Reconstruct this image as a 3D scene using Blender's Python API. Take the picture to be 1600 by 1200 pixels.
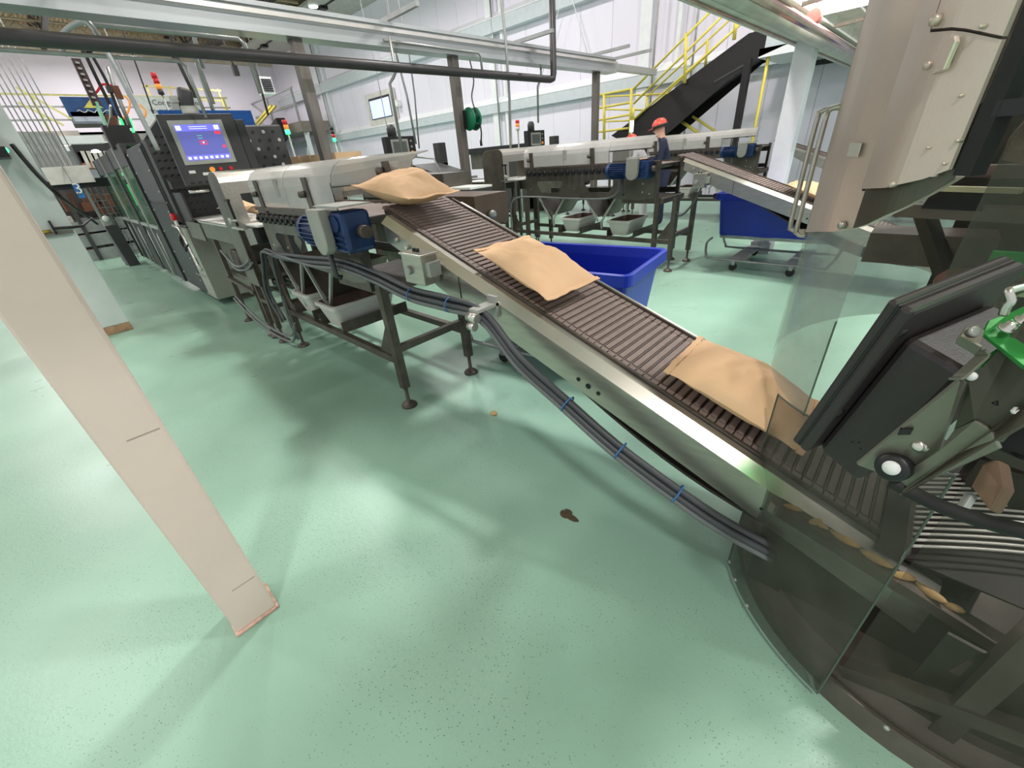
import bpy, bmesh, math, random
from mathutils import Vector, Matrix, noise
for o in list(bpy.data.objects): bpy.data.objects.remove(o)
COL = bpy.context.scene.collection
SC = bpy.context.scene
rnd = random.Random(7)
R_ = math.radians

# ------------------------------------------------------------------ camera
YAW, PITCH, ROLL, FPX, CH = R_(-45.4), R_(29.96), R_(-5.1), 627.0, 1.6
_f = Vector((math.sin(YAW)*math.cos(PITCH), math.cos(YAW)*math.cos(PITCH), -math.sin(PITCH)))
_r0 = Vector((math.cos(YAW), -math.sin(YAW), 0)); _u0 = _r0.cross(_f)
_r = _r0*math.cos(ROLL)+_u0*math.sin(ROLL); _u = _u0*math.cos(ROLL)-_r0*math.sin(ROLL)
cd = bpy.data.cameras.new('camera'); cam = bpy.data.objects.new('camera', cd); COL.objects.link(cam)
cam.matrix_world = Matrix(((_r.x,_u.x,-_f.x,0),(_r.y,_u.y,-_f.y,0),(_r.z,_u.z,-_f.z,CH),(0,0,0,1)))
cd.sensor_fit = 'HORIZONTAL'; cd.sensor_width = 36; cd.lens = FPX/1600*36; cd.clip_start = .05; cd.clip_end = 200
SC.camera = cam

# ------------------------------------------------------------------ world, lights, exposure
SC.view_settings.view_transform = 'Standard'; SC.view_settings.look = 'None'
SC.view_settings.gamma = 1; SC.view_settings.use_curve_mapping = False
SC.view_settings.exposure = 0.0
W = bpy.data.worlds.new('hall_light'); SC.world = W; W.use_nodes = True
W.node_tree.nodes['Background'].inputs[0].default_value = (.93,.97,1,1)
W.node_tree.nodes['Background'].inputs[1].default_value = .80
LAMPS = [(-3.2,-3.4),(-3.2,3.6),(-3.2,10.2),(-9.5,-3.4),(-9.5,3.6),(-9.5,10.2),(-16.5,3.6),(-14.0,10.2),(-24.5,3.6),(-20.2,10.65),(1.9,-2.4),(2.6,4.6),(2.6,10.6),(-30.5,-1.5),(-30.5,4.0),(-30.5,10.0),(-24.5,-2.5),(-16.5,-2.5)]  # far left lamps are added to brighten the left wall
LZ = 7.35
def area(x, y, z, size, power, color=(1,.965,.955), rot=(0,0,0)):
    l = bpy.data.lights.new('bay_light', 'AREA'); l.shape = 'DISK'; l.size = size; l.energy = power; l.color = color
    o = bpy.data.objects.new('bay_light', l); o.location = (x,y,z); o.rotation_euler = rot; COL.objects.link(o); return o
for i_, (x, y) in enumerate(LAMPS):
    area(x, y, LZ-.16, .7, (230 if x > 0 else 60) if (x > -5 and y < 0) else 150 if y < 0 and x > -12 else (190 if y < 9 else 150) if x < -20 else 170 if y > 9 else 380 if x > 0 else 265)
    l = bpy.data.lights.new('bay_spill','POINT'); l.energy = 45 if y < 9 else 20; l.shadow_soft_size = .2; l.color = (1,.96,.93)  # point light added under each lens to lift ceiling and walls
    o = bpy.data.objects.new('bay_spill', l); o.location = (x,y,LZ-.3); COL.objects.link(o)

# ------------------------------------------------------------------ materials
def lin(c):
    return tuple(((v/255)/12.92 if v/255 <= .04045 else ((v/255+.055)/1.055)**2.4) for v in c)
MATS = {}
def mat(name, rgb, rough=.5, metal=0, noise_amt=.12, nscale=6, bump=0, bscale=80, emit=0, stretch=None, spec=.5, coat=0):
    if name in MATS: return MATS[name]
    m = bpy.data.materials.new(name); m.use_nodes = True; nt = m.node_tree; b = nt.nodes['Principled BSDF']
    c = lin(rgb); b.inputs['Roughness'].default_value = rough; b.inputs['Metallic'].default_value = metal
    b.inputs['Specular IOR Level'].default_value = spec; b.inputs['Coat Weight'].default_value = coat
    tc = nt.nodes.new('ShaderNodeTexCoord'); mp = nt.nodes.new('ShaderNodeMapping'); nt.links.new(tc.outputs['Object'], mp.inputs[0])
    if stretch: mp.inputs['Scale'].default_value = stretch
    n = nt.nodes.new('ShaderNodeTexNoise'); n.inputs['Scale'].default_value = nscale; n.inputs['Detail'].default_value = 4
    nt.links.new(mp.outputs[0], n.inputs['Vector'])
    r = nt.nodes.new('ShaderNodeValToRGB'); r.color_ramp.elements[0].position = .3; r.color_ramp.elements[1].position = .7
    r.color_ramp.elements[0].color = tuple(v*(1-noise_amt) for v in c)+(1,); r.color_ramp.elements[1].color = tuple(min(1,v*(1+noise_amt)) for v in c)+(1,)
    nt.links.new(n.outputs['Fac'], r.inputs[0]); nt.links.new(r.outputs[0], b.inputs['Base Color'])
    if bump:
        n2 = nt.nodes.new('ShaderNodeTexNoise'); n2.inputs['Scale'].default_value = bscale; nt.links.new(mp.outputs[0], n2.inputs['Vector'])
        bp = nt.nodes.new('ShaderNodeBump'); bp.inputs['Strength'].default_value = bump; bp.inputs['Distance'].default_value = .01
        nt.links.new(n2.outputs['Fac'], bp.inputs['Height']); nt.links.new(bp.outputs[0], b.inputs['Normal'])
    if emit: b.inputs['Emission Color'].default_value = c+(1,); b.inputs['Emission Strength'].default_value = emit
    MATS[name] = m; return m
def clear(name, rgb, alpha, rough=.08, haze=.5, tint=.82):
    """scuffed clear plastic sheet: mostly transparent, a little hazy diffuse and a gloss"""
    m = bpy.data.materials.new(name); m.use_nodes = True; nt = m.node_tree; b = nt.nodes['Principled BSDF']; out = nt.nodes['Material Output']
    c = lin(rgb); b.inputs['Base Color'].default_value = c+(1,); b.inputs['Roughness'].default_value = rough
    tr = nt.nodes.new('ShaderNodeBsdfTransparent'); tr.inputs[0].default_value = tuple(tint+(1-tint)*v for v in c)+(1,)
    mx = nt.nodes.new('ShaderNodeMixShader'); tc = nt.nodes.new('ShaderNodeTexCoord')
    n = nt.nodes.new('ShaderNodeTexNoise'); n.inputs['Scale'].default_value = 7; n.inputs['Detail'].default_value = 8; n.inputs['Roughness'].default_value = .7
    nt.links.new(tc.outputs['Object'], n.inputs['Vector'])
    mr = nt.nodes.new('ShaderNodeMapRange'); mr.inputs[1].default_value = .3; mr.inputs[2].default_value = .75
    mr.inputs[3].default_value = max(0,alpha-haze*.15); mr.inputs[4].default_value = alpha+haze*.15
    nt.links.new(n.outputs['Fac'], mr.inputs[0]); nt.links.new(mr.outputs[0], mx.inputs[0])
    nt.links.new(tr.outputs[0], mx.inputs[1]); nt.links.new(b.outputs[0], mx.inputs[2]); nt.links.new(mx.outputs[0], out.inputs[0])
    MATS[name] = m; return m
def floor_mat():
    m = bpy.data.materials.new('green_epoxy'); m.use_nodes = True; nt = m.node_tree; b = nt.nodes['Principled BSDF']
    tc = nt.nodes.new('ShaderNodeTexCoord')
    def nz(scale, detail=4, rough=.5):
        n = nt.nodes.new('ShaderNodeTexNoise'); n.inputs['Scale'].default_value = scale; n.inputs['Detail'].default_value = detail; n.inputs['Roughness'].default_value = rough
        nt.links.new(tc.outputs['Object'], n.inputs['Vector']); return n
    def ramp(src, p0, p1, c0, c1):
        r = nt.nodes.new('ShaderNodeValToRGB'); r.color_ramp.elements[0].position = p0; r.color_ramp.elements[1].position = p1
        r.color_ramp.elements[0].color = c0; r.color_ramp.elements[1].color = c1; nt.links.new(src, r.inputs[0]); return r
    def mix(fac, a, b_):
        x = nt.nodes.new('ShaderNodeMix'); x.data_type = 'RGBA'
        if isinstance(fac, float): x.inputs[0].default_value = fac
        else: nt.links.new(fac, x.inputs[0])
        for i, s in ((6,a),(7,b_)):
            if isinstance(s, tuple): x.inputs[i].default_value = s
            else: nt.links.new(s, x.inputs[i])
        return x
    g1, g2 = lin((138,175,154))+(1,), lin((153,190,170))+(1,)
    base = ramp(nz(.7,6,.6).outputs['Fac'], .3, .7, g1, g2)
    # worn bare-looking scuffed speckle patches
    patch = ramp(nz(1.15,4).outputs['Fac'], .50, .66, (0,0,0,1), (1,1,1,1))
    fine = ramp(nz(70,2,.6).outputs['Fac'], .47, .60, (0,0,0,1), (1,1,1,1))
    mm = nt.nodes.new('ShaderNodeMath'); mm.operation = 'MULTIPLY'; nt.links.new(patch.outputs[0], mm.inputs[0]); nt.links.new(fine.outputs[0], mm.inputs[1])
    m2 = nt.nodes.new('ShaderNodeMath'); m2.operation = 'MULTIPLY'; nt.links.new(mm.outputs[0], m2.inputs[0]); m2.inputs[1].default_value = .13
    col = mix(m2.outputs[0], base.outputs[0], lin((196,205,194))+(1,))
    # dark specks
    v = nt.nodes.new('ShaderNodeTexVoronoi'); v.inputs['Scale'].default_value = 75; nt.links.new(tc.outputs['Object'], v.inputs['Vector'])
    sp = ramp(v.outputs['Distance'], .10, .19, (1,1,1,1), (0,0,0,1))
    gate = ramp(nz(1.3,5,.75).outputs['Fac'], .42, .56, (0,0,0,1), (1,1,1,1))
    m3 = nt.nodes.new('ShaderNodeMath'); m3.operation = 'MULTIPLY'; nt.links.new(sp.outputs[0], m3.inputs[0]); nt.links.new(gate.outputs[0], m3.inputs[1])
    m4 = nt.nodes.new('ShaderNodeMath'); m4.operation = 'MULTIPLY'; nt.links.new(m3.outputs[0], m4.inputs[0]); m4.inputs[1].default_value = .85
    col2 = mix(m4.outputs[0], col.outputs[2], lin((60,85,70))+(1,))
    nt.links.new(col2.outputs[2], b.inputs['Base Color'])
    rr = nt.nodes.new('ShaderNodeMapRange'); nt.links.new(nz(2.2,5).outputs['Fac'], rr.inputs[0]); rr.inputs[3].default_value = .2; rr.inputs[4].default_value = .42
    nt.links.new(rr.outputs[0], b.inputs['Roughness'])
    bp = nt.nodes.new('ShaderNodeBump'); bp.inputs['Strength'].default_value = .25; bp.inputs['Distance'].default_value = .004
    nt.links.new(nz(38,5,.7).outputs['Fac'], bp.inputs['Height']); nt.links.new(bp.outputs[0], b.inputs['Normal'])
    return m
M_floor = floor_mat()
M_wall = mat('white_wall_panel', (230,226,238), .45, nscale=.6, noise_amt=.03)
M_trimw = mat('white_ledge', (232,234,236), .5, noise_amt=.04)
M_ledge = mat('ledge_shade_grey', (196,204,208), .6, noise_amt=.05)  # grey shading below the bright ledge tops, put into the colour
M_deck = mat('tan_roof_deck', (196,178,146), .7, noise_amt=.15, nscale=2)
M_joist = mat('roof_joist_steel', (150,136,112), .6, noise_amt=.2)
M_joistd = mat('dark_roof_steel', (58,56,52), .6)
M_alu = mat('aluminium_beam', (176,180,180), .38, .55, noise_amt=.08, stretch=(1,.1,1))
M_pipe = mat('black_painted_pipe', (56,54,54), .38, .2)
M_post = mat('weathered_steel_post', (112,106,100), .5, .5, noise_amt=.25, nscale=9, stretch=(1,1,.2))
M_galv = mat('galvanised_conduit', (158,160,158), .4, .6)
M_steel = mat('brushed_steel', (184,180,170), .3, .85, noise_amt=.1, nscale=8, stretch=(1,6,6))
M_steelb = mat('bright_steel', (214,210,202), .28, .9, noise_amt=.06)
M_frame = mat('grimy_steel_frame', (92,84,77), .45, .55, noise_amt=.25, nscale=10)
M_plate = mat('grimy_steel_side_plate', (112,107,99), .36, .75, noise_amt=.22, nscale=5)
M_dark = mat('dark_grey_cabinet', (66,66,66), .45, .3, noise_amt=.12)
M_dark2 = mat('near_black_steel', (40,40,41), .45, .3)
M_black = mat('black_plastic', (22,22,23), .4)
M_mon = mat('charcoal_plastic', (52,44,45), .4, noise_amt=.06, bump=.04, bscale=300)
M_rubber = mat('black_rubber', (26,25,25), .6)
M_blue = mat('royal_blue_plastic', (8,42,168), .38, noise_amt=.06)
M_mblue = mat('motor_blue_paint', (24,52,98), .38, .1, noise_amt=.25, nscale=14)
M_pblue = mat('blue_panel', (20,84,158), .4, .1)
M_kraft = mat('kraft_paper', (222,182,142), .78, noise_amt=.05, nscale=3, bump=.12, bscale=60)
M_kraftd = mat('kraft_paper_seam', (196,152,108), .8, noise_amt=.05)
M_belt = mat('grey_brown_belt_plastic', (134,118,111), .55, noise_amt=.15, nscale=20)
M_beltd = mat('dark_belt_underside', (58,48,44), .6, noise_amt=.2)
M_cream = mat('cream_painted_post', (224,204,192), .55, noise_amt=.04, nscale=4, bump=.2, bscale=14)
M_colm = mat('pale_grey_painted_column', (196,204,199), .5, noise_amt=.06, nscale=3)
M_rust = mat('chipped_base_paint', (150,120,90), .8, noise_amt=.4, nscale=16)
M_yel = mat('safety_yellow_paint', (212,198,86), .45, noise_amt=.08)
M_yelp = mat('pale_yellow_paint', (222,214,140), .5)
M_green = mat('green_reel_plastic', (10,112,78), .4)
M_tub = mat('grey_tote_plastic', (204,201,194), .45, noise_amt=.06)
M_tubin = mat('tote_inside_brown', (118,98,86), .8, noise_amt=.2)  # inside is darker and browner than the outer walls
M_potato = mat('potato_skin', (206,170,116), .7, noise_amt=.2, nscale=30)
M_screen = mat('screen_blue_glow', (92,96,168), .3, emit=.75, noise_amt=.04)
M_screenp = mat('screen_violet_glow', (112,112,226), .3, emit=.9, noise_amt=.02)
M_screenw = mat('screen_white_glow', (226,232,250), .3, emit=.9, noise_amt=.02)
M_screenr = mat('screen_red_glow', (230,60,80), .3, emit=.9, noise_amt=.02)
M_screenb = mat('screen_pale_blue_glow', (182,196,250), .3, emit=1.0, noise_amt=.03)
M_screeng = mat('screen_grey', (92,98,94), .3, noise_amt=.1)
M_bezel = mat('grey_screen_bezel', (168,170,164), .4, .3)
M_red = mat('red_lens', (190,30,36), .3, emit=.15)
M_orange = mat('orange_lens', (235,150,60), .3, emit=.35)
M_glow = mat('green_lit_lens', (60,240,140), .3, emit=3.2)
M_glow2 = mat('green_lit_strip', (60,235,120), .3, emit=1.6)
M_lamp = mat('lit_lamp_diffuser', (255,252,244), .4, emit=9, noise_amt=0)
M_warm = mat('warm_white_lamp', (255,240,226), .4, emit=3, noise_amt=0)
M_white = mat('white_plastic', (226,226,222), .45)
M_offw = mat('off_white_machine_paint', (200,198,190), .5)
M_brown = mat('brown_carton', (108,66,48), .8, noise_amt=.2)
M_card = mat('tan_carton', (204,172,134), .8, noise_amt=.06)
M_stair = mat('black_stair_steel', (30,28,29), .5, .2)
M_hat = mat('orange_red_helmet', (226,84,66), .35)
M_skin = mat('skin', (208,158,136), .6)
M_navy = mat('navy_coverall', (34,40,66), .8)
M_mask = mat('dark_mask', (40,38,60), .8)
M_shirt = mat('pale_smock', (190,188,190), .8)
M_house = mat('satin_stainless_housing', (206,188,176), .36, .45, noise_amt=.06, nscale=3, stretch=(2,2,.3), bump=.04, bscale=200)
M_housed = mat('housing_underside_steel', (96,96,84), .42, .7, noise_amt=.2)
M_drum = mat('dark_drum_steel', (70,70,62), .34, .6, noise_amt=.3, nscale=5)
M_drumb = mat('drum_base_steel', (112,102,94), .42, .5, noise_amt=.25, nscale=7)
M_bra = mat('bead_blasted_bracket_steel', (128,126,114), .42, .6, noise_amt=.1)
M_gplate = mat('green_lit_steel', (58,150,72), .35, .3, noise_amt=.15)  # green beacon light is put into the plate colour
M_pinkc = mat('pink_pipe_clamp', (196,112,104), .5)
M_copper = mat('rosy_stainless_pipe', (190,158,150), .22, .85)
M_zip = mat('blue_cable_tie', (60,110,170), .5)
M_cable = mat('grey_black_cable_sheath', (66,68,72), .42, noise_amt=.1)
M_cableg = mat('grey_cable_sheath', (104,108,108), .45, noise_amt=.1)
M_wet = mat('damp_brown_spot', (84,74,58), .15)
M_bline = mat('banner_text_grey', (120,118,126), .7)
M_bteal = mat('banner_text_teal', (126,186,168), .7)
M_bgreen = mat('banner_green_edge', (140,196,168), .7)
M_bblue = mat('banner_blue', (44,78,130), .7, noise_amt=.3, nscale=2)
M_bgrey = mat('banner_grey_picture', (128,134,146), .7, noise_amt=.5, nscale=2.4)
M_signb = mat('sign_blue', (36,110,176), .5)
M_poly = clear('smoky_guard_plastic', (196,194,190), .66, .2, .3)
M_poly2 = clear('clear_guard_sheet', (170,176,170), .22, .06, .4)
M_poly3 = clear('scuffed_guard_sheet', (116,118,106), .20, .1, .5, .70)
M_poly4 = clear('clean_guard_sheet', (130,132,118), .08, .06, .2, .80)
M_edge = mat('guard_sheet_edge', (74,86,76), .3)
M_glass = clear('cabinet_window', (110,160,130), .30, .08, .3)

# ------------------------------------------------------------------ builders
class MB:
    def __init__(s): s.v = []; s.f = []; s.sm = []
    def add(s, vs, fs, smooth=False):
        n = len(s.v); s.v += [Vector(v) for v in vs]; s.f += [tuple(i+n for i in f) for f in fs]; s.sm += [smooth]*len(fs); return s
    def box(s, a, b):
        x0,y0,z0 = a; x1,y1,z1 = b
        return s.add([(x0,y0,z0),(x1,y0,z0),(x1,y1,z0),(x0,y1,z0),(x0,y0,z1),(x1,y0,z1),(x1,y1,z1),(x0,y1,z1)],
              [(0,3,2,1),(4,5,6,7),(0,1,5,4),(1,2,6,5),(2,3,7,6),(3,0,4,7)])
    def obox(s, c, ax, ay, az):
        c, ax, ay, az = map(Vector, (c,ax,ay,az)); vs = []
        for k in (-1,1):
            for i, j in ((-1,-1),(1,-1),(1,1),(-1,1)): vs.append(c+ax*i+ay*j+az*k)
        return s.add(vs, [(0,3,2,1),(4,5,6,7),(0,1,5,4),(1,2,6,5),(2,3,7,6),(3,0,4,7)])
    def bar(s, p, q, w, h, up=(0,0,1)):
        p, q = Vector(p), Vector(q); d = (q-p); L = d.length; d.normalize(); up = Vector(up)
        if abs(d.dot(up)) > .98: up = Vector((0,1,0))
        sx = d.cross(up).normalized(); uz = sx.cross(d)
        return s.obox((p+q)/2, d*L/2, sx*w/2, uz*h/2)
    def cyl(s, p, q, r, n=10, r2=None, caps=True, smooth=True):
        p, q = Vector(p), Vector(q); d = (q-p).normalized(); a = d.orthogonal().normalized(); b = d.cross(a); r2 = r if r2 is None else r2
        vs = [p+(a*math.cos(t)+b*math.sin(t))*r for t in (2*math.pi*i/n for i in range(n))]+[q+(a*math.cos(t)+b*math.sin(t))*r2 for t in (2*math.pi*i/n for i in range(n))]
        s.add(vs, [(i,(i+1)%n,n+(i+1)%n,n+i) for i in range(n)], smooth)
        if caps: k = len(s.v)-2*n; s.f += [tuple(k+i for i in reversed(range(n))), tuple(k+n+i for i in range(n))]; s.sm += [False,False]
        return s
    def tube(s, pts, r, n=8, sub=0, closed=False):
        P = [Vector(p) for p in pts]
        if sub:
            Q = []; m = len(P)
            for i in range(m-1):
                p0,p1,p2,p3 = P[max(i-1,0)],P[i],P[i+1],P[min(i+2,m-1)]
                for k in range(sub):
                    t = k/sub; Q.append(.5*((2*p1)+(p2-p0)*t+(2*p0-5*p1+4*p2-p3)*t*t+(3*p1-p0-3*p2+p3)*t**3))
            P = Q+[P[-1]]
        a = None; rings = []
        for i, p in enumerate(P):
            d = (P[min(i+1,len(P)-1)]-P[max(i-1,0)]).normalized()
            a = d.orthogonal().normalized() if a is None else (a-d*a.dot(d)).normalized()
            b = d.cross(a); rings.append([p+(a*math.cos(t)+b*math.sin(t))*r for t in (2*math.pi*k/n for k in range(n))])
        vs = [v for g in rings for v in g]; m = len(rings)
        s.add(vs, [(i*n+k,i*n+(k+1)%n,(i+1)*n+(k+1)%n,(i+1)*n+k) for i in range(m-1) for k in range(n)], True)
        k = len(s.v)-m*n; s.f += [tuple(k+i for i in reversed(range(n))), tuple(k+(m-1)*n+i for i in range(n))]; s.sm += [False,False]
        return s
    def prism(s, poly, vec):
        P = [Vector(p) for p in poly]; v = Vector(vec); n = len(P)
        nn = sum(((P[i]).cross(P[(i+1)%n]) for i in range(n)), Vector())
        if nn.dot(v) < 0: P = P[::-1]
        return s.add(P+[p+v for p in P], [tuple(reversed(range(n))), tuple(range(n,2*n))]+[(i,(i+1)%n,n+(i+1)%n,n+i) for i in range(n)])
    def ringplate(s, outer, inners, vec):
        """flat plate with holes (polygons as 3D points), triangulated then given thickness vec"""
        bm = bmesh.new(); es = []
        for poly in [outer]+inners:
            vs = [bm.verts.new(p) for p in poly]; es += [bm.edges.new((vs[i],vs[(i+1)%len(vs)])) for i in range(len(vs))]
        bmesh.ops.triangle_fill(bm, edges=es, use_beauty=True); bmesh.ops.recalc_face_normals(bm, faces=bm.faces)
        r = bmesh.ops.solidify(bm, geom=bm.faces[:], thickness=Vector(vec).length); bm.verts.index_update()
        s.add([v.co.copy() for v in bm.verts], [tuple(v.index for v in f.verts) for f in bm.faces]); bm.free(); return s
    def lathe(s, c, prof, n=16, axis=(0,0,1), smooth=True):
        c = Vector(c); d = Vector(axis).normalized(); a = d.orthogonal().normalized(); b = d.cross(a); vs = []
        for r, z in prof:
            for k in range(n): t = 2*math.pi*k/n; vs.append(c+d*z+(a*math.cos(t)+b*math.sin(t))*max(r,1e-4))
        m = len(prof)
        s.add(vs, [(i*n+k,i*n+(k+1)%n,(i+1)*n+(k+1)%n,(i+1)*n+k) for i in range(m-1) for k in range(n)], smooth)
        k = len(s.v)-m*n; s.f += [tuple(k+i for i in reversed(range(n))), tuple(k+(m-1)*n+i for i in range(n))]; s.sm += [False,False]
        return s
    def ball(s, c, r, n=10, m=7, sc=(1,1,1)):
        c = Vector(c); prof = [(math.sin(math.pi*i/m), -math.cos(math.pi*i/m)) for i in range(m+1)]; vs = []
        for q, z in prof:
            for k in range(n): t = 2*math.pi*k/n; vs.append(c+Vector((max(q,.01)*math.cos(t)*r*sc[0], max(q,.01)*math.sin(t)*r*sc[1], z*r*sc[2])))
        return s.add(vs, [(i*n+k,i*n+(k+1)%n,(i+1)*n+(k+1)%n,(i+1)*n+k) for i in range(m) for k in range(n)], True)
    def build(s, name, m, parent=None, bevel=0, origin=None, kind=None, label=None):
        o0 = Vector(origin) if origin is not None else Vector()
        if parent is not None:
            p = parent; o0 = Vector()
            while p is not None: o0 += p.location; p = p.parent
        me = bpy.data.meshes.new(name); me.from_pydata([v-o0 for v in s.v], [], s.f); me.update()
        me.polygons.foreach_set('use_smooth', s.sm); me.materials.append(m)
        o = bpy.data.objects.new(name, me); COL.objects.link(o)
        if parent is not None: o.parent = parent
        else: o.location = o0
        if bevel:
            b = o.modifiers.new('bevel','BEVEL'); b.width = bevel; b.segments = 2; b.limit_method = 'ANGLE'; b.angle_limit = R_(40)
        if kind: o['kind'] = kind
        if label: o['label'] = label
        return o
def thing(name, loc, label, cat, group=None):
    o = bpy.data.objects.new(name, None); o.empty_display_size = .1; COL.objects.link(o); o.location = loc
    o['label'] = label; o['category'] = cat
    if group: o['group'] = group
    return o
def tag(o, label, cat, group=None, kind=None):
    o['label'] = label; o['category'] = cat
    if group: o['group'] = group
    if kind: o['kind'] = kind
    return o
def copies(o, offs):
    """share mesh copies of a part under the same parent"""
    for v in offs:
        c = o.copy(); COL.objects.link(c); c.parent = o.parent; c.location = o.location+Vector(v)
def ray(px, py): return (_f*FPX+_r*(px-800)-_u*(py-600)).normalized()
def at(px, py, **k):
    """world point where the photo pixel meets the plane x=, y= or z= (a wall, a machine front, the floor)"""
    (a, v), = k.items(); i = 'xyz'.index(a); d = ray(px,py); o = Vector((0,0,CH)); return o+d*((v-o[i])/d[i])
def text_mesh(txt, size, name, m, parent, origin, ux, uy, align='LEFT', depth=.004):
    cu = bpy.data.curves.new('t','FONT'); cu.body = txt; cu.size = size; cu.extrude = depth; cu.align_x = align; cu.resolution_u = 2
    to = bpy.data.objects.new('t', cu); COL.objects.link(to); bpy.context.view_layer.update()
    me = to.to_mesh(); vs = [v.co.copy() for v in me.vertices]; fs = [tuple(p.vertices) for p in me.polygons]; to.to_mesh_clear()
    bpy.data.objects.remove(to)
    ux, uy = Vector(ux).normalized(), Vector(uy).normalized(); uz = ux.cross(uy); o = Vector(origin)
    return MB().add([o+ux*v.x+uy*v.y+uz*v.z for v in vs], fs).build(name, m, parent)
def arc(c, r, a0, a1, n, plane='xy'):
    out = []
    for i in range(n+1):
        t = R_(a0+(a1-a0)*i/n); u, v = r*math.cos(t), r*math.sin(t)
        out.append(Vector(c)+(Vector((u,v,0)) if plane == 'xy' else Vector((u,0,v)) if plane == 'xz' else Vector((0,u,v))))
    return out
# ------------------------------------------------------------------ room shell
XL, YB, ZS, ZC = -34.0, 14.0, 7.95, 8.7
MB().box((XL-.2,-8,-.3),(7,YB+.2,0)).build('floor', M_floor, kind='structure')
wb = MB().box((XL,YB+.03,0),(7,YB+.25,ZC+.2)).build('wall_back', M_wall, kind='structure')
x = XL; first = None
pw = 1.16
for i in range(35):
    for j, (z0, z1) in enumerate(((0,3.0),(3.46,5.42),(5.95,ZC))):
        if first is None or j != first_j[0] or True:
            pass
protos = []
for z0, z1 in ((0,3.0),(3.46,5.42),(5.95,ZC)):
    protos.append(MB().box((XL+.004,YB,z0),(XL+pw-.006,YB+.05,z1)).build('wall_panel', M_wall, wb))
for p in protos: copies(p, [(pw*i,0,0) for i in range(1,35)])
# long ledges (girts) that run along the back wall
for n, (z0, z1, z2, dp) in enumerate(((2.98,3.28,3.46,.24),(5.40,5.78,5.98,.30))):
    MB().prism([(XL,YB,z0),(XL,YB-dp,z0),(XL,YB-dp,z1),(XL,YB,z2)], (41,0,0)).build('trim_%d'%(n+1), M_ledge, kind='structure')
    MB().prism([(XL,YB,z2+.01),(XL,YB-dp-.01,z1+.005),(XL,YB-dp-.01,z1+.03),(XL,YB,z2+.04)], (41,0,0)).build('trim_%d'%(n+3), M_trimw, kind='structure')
wl = MB().box((XL-.25,-8,0),(XL,YB+.25,ZC+.2)).build('wall_left', M_wall, kind='structure')
q = MB().box((XL,-7.9,2.9),(XL+.04,-6.4,7.6)).build('wall_panel', M_wall, wl); copies(q, [(0,1.5*i,0) for i in range(1,14)])
MB().box((XL,-8,7.62),(XL+.1,YB,ZC)).build('trim_5', mat('tan_wall_head', (196,186,168), .7), kind='structure')
ceil = MB().box((XL,-8,ZC),(7,YB,ZC+.15)).build('ceiling', M_deck, kind='structure')
mb = MB()
for i in range(150): mb.box((XL+.1,-8+i*.15,ZC-.05),(-2,-8+i*.15+.07,ZC-.001))
mb.build('deck_rib', M_deck, ceil, kind='stuff')
def joist_mb(x, y0, y1, zt, zb, w=.06):
    m = MB(); m.box((x-w,y0,zt-.06),(x+w,y1,zt)).box((x-w,y0,zb),(x+w,y1,zb+.06)); n = int((y1-y0)/.55)
    for k in range(n):
        a = y0+(y1-y0)*k/n; b = y0+(y1-y0)*(k+1)/n
        z = (zb+.05, zt-.05) if k%2 else (zt-.05, zb+.05); m.bar((x,a,z[0]),(x,b,z[1]),.035,.035)
    return m
j0 = joist_mb(XL+.9,-4,11.4,ZC-.06,ZC-.68).build('roof_joist', M_joist, ceil); copies(j0, [(1.45*i,0,0) for i in range(1,17)])
for yy in (3.2, 8.6):
    m = MB(); m.box((XL,yy-.1,7.72),(-4,yy+.1,7.8)).box((XL,yy-.1,ZC-.1),(-4,yy+.1,ZC-.02))
    for k in range(28):
        xa = XL+k*1.05; m.bar((xa,yy,7.76 if k%2 else ZC-.1),(xa+1.05,yy,ZC-.1 if k%2 else 7.76),.07,.07)
    m.build('roof_girder', M_joistd, ceil)
m = MB()
for k in range(6): m.tube([(XL+.2,9.5+k*.13,7.85),(-6,9.5+k*.13,7.85)], .035, 6)
m.build('ceiling_conduit', M_joistd, ceil)
sof = MB().box((XL,11.6,ZS),(7,YB-.01,ZS+.12)).build('trim_6', mat('soffit_panel_grey', (186,182,176), .6), kind='structure')
c0 = MB().obox((XL+2,12.3,ZS-.06),(.18,0,0),(0,.16,0),(0,0,.06)).tube([(XL+2,12.3,ZS-.03),(XL+3.9,12.3,ZS-.03)], .03, 6).build('clip', M_black, sof)
copies(c0, [(1.9*i,0,0) for i in range(1,14)])
# columns and conduits on the back wall
for n, (cx, w) in enumerate(((-27.9,.35),(-27.2,.12),(-13.6,.30),(-13.0,.12),(-7.3,.34),(-6.3,.10))):
    MB().box((cx-w/2,YB-.16,0),(cx+w/2,YB-.005,ZC)).build('trim_%d'%(n+7), M_trimw, kind='structure')
for cx, y in ((-27.5,13.72),(-13.3,13.72),(-6.9,13.7),(-5.75,13.7)):
    o = MB().tube([(cx,y,0),(cx,y,ZC)], .03, 6).build('wall_conduit', M_galv, origin=(cx,y,0))
    tag(o, {-27.5:'thin grey conduit on the back wall near the far corner',-13.3:'thin grey conduit on the back wall above the green hose reel',-6.9:'thin grey conduit up the back wall left of the yellow stair rail',-5.75:'thin grey conduit on the back wall behind the yellow stair rail'}[cx], 'conduit')
for a, b, l in (((-11.2,13.7,3.5),(-8.7,13.7,8.6),'thin white brace rod on back wall rising to the right'),((-10.9,13.66,8.4),(-8.9,13.66,3.5),'thin white brace rod on back wall falling to the right')):
    tag(MB().tube([a,b], .014, 5).build('brace_rod', M_trimw, origin=a), l, 'rod')

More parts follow.
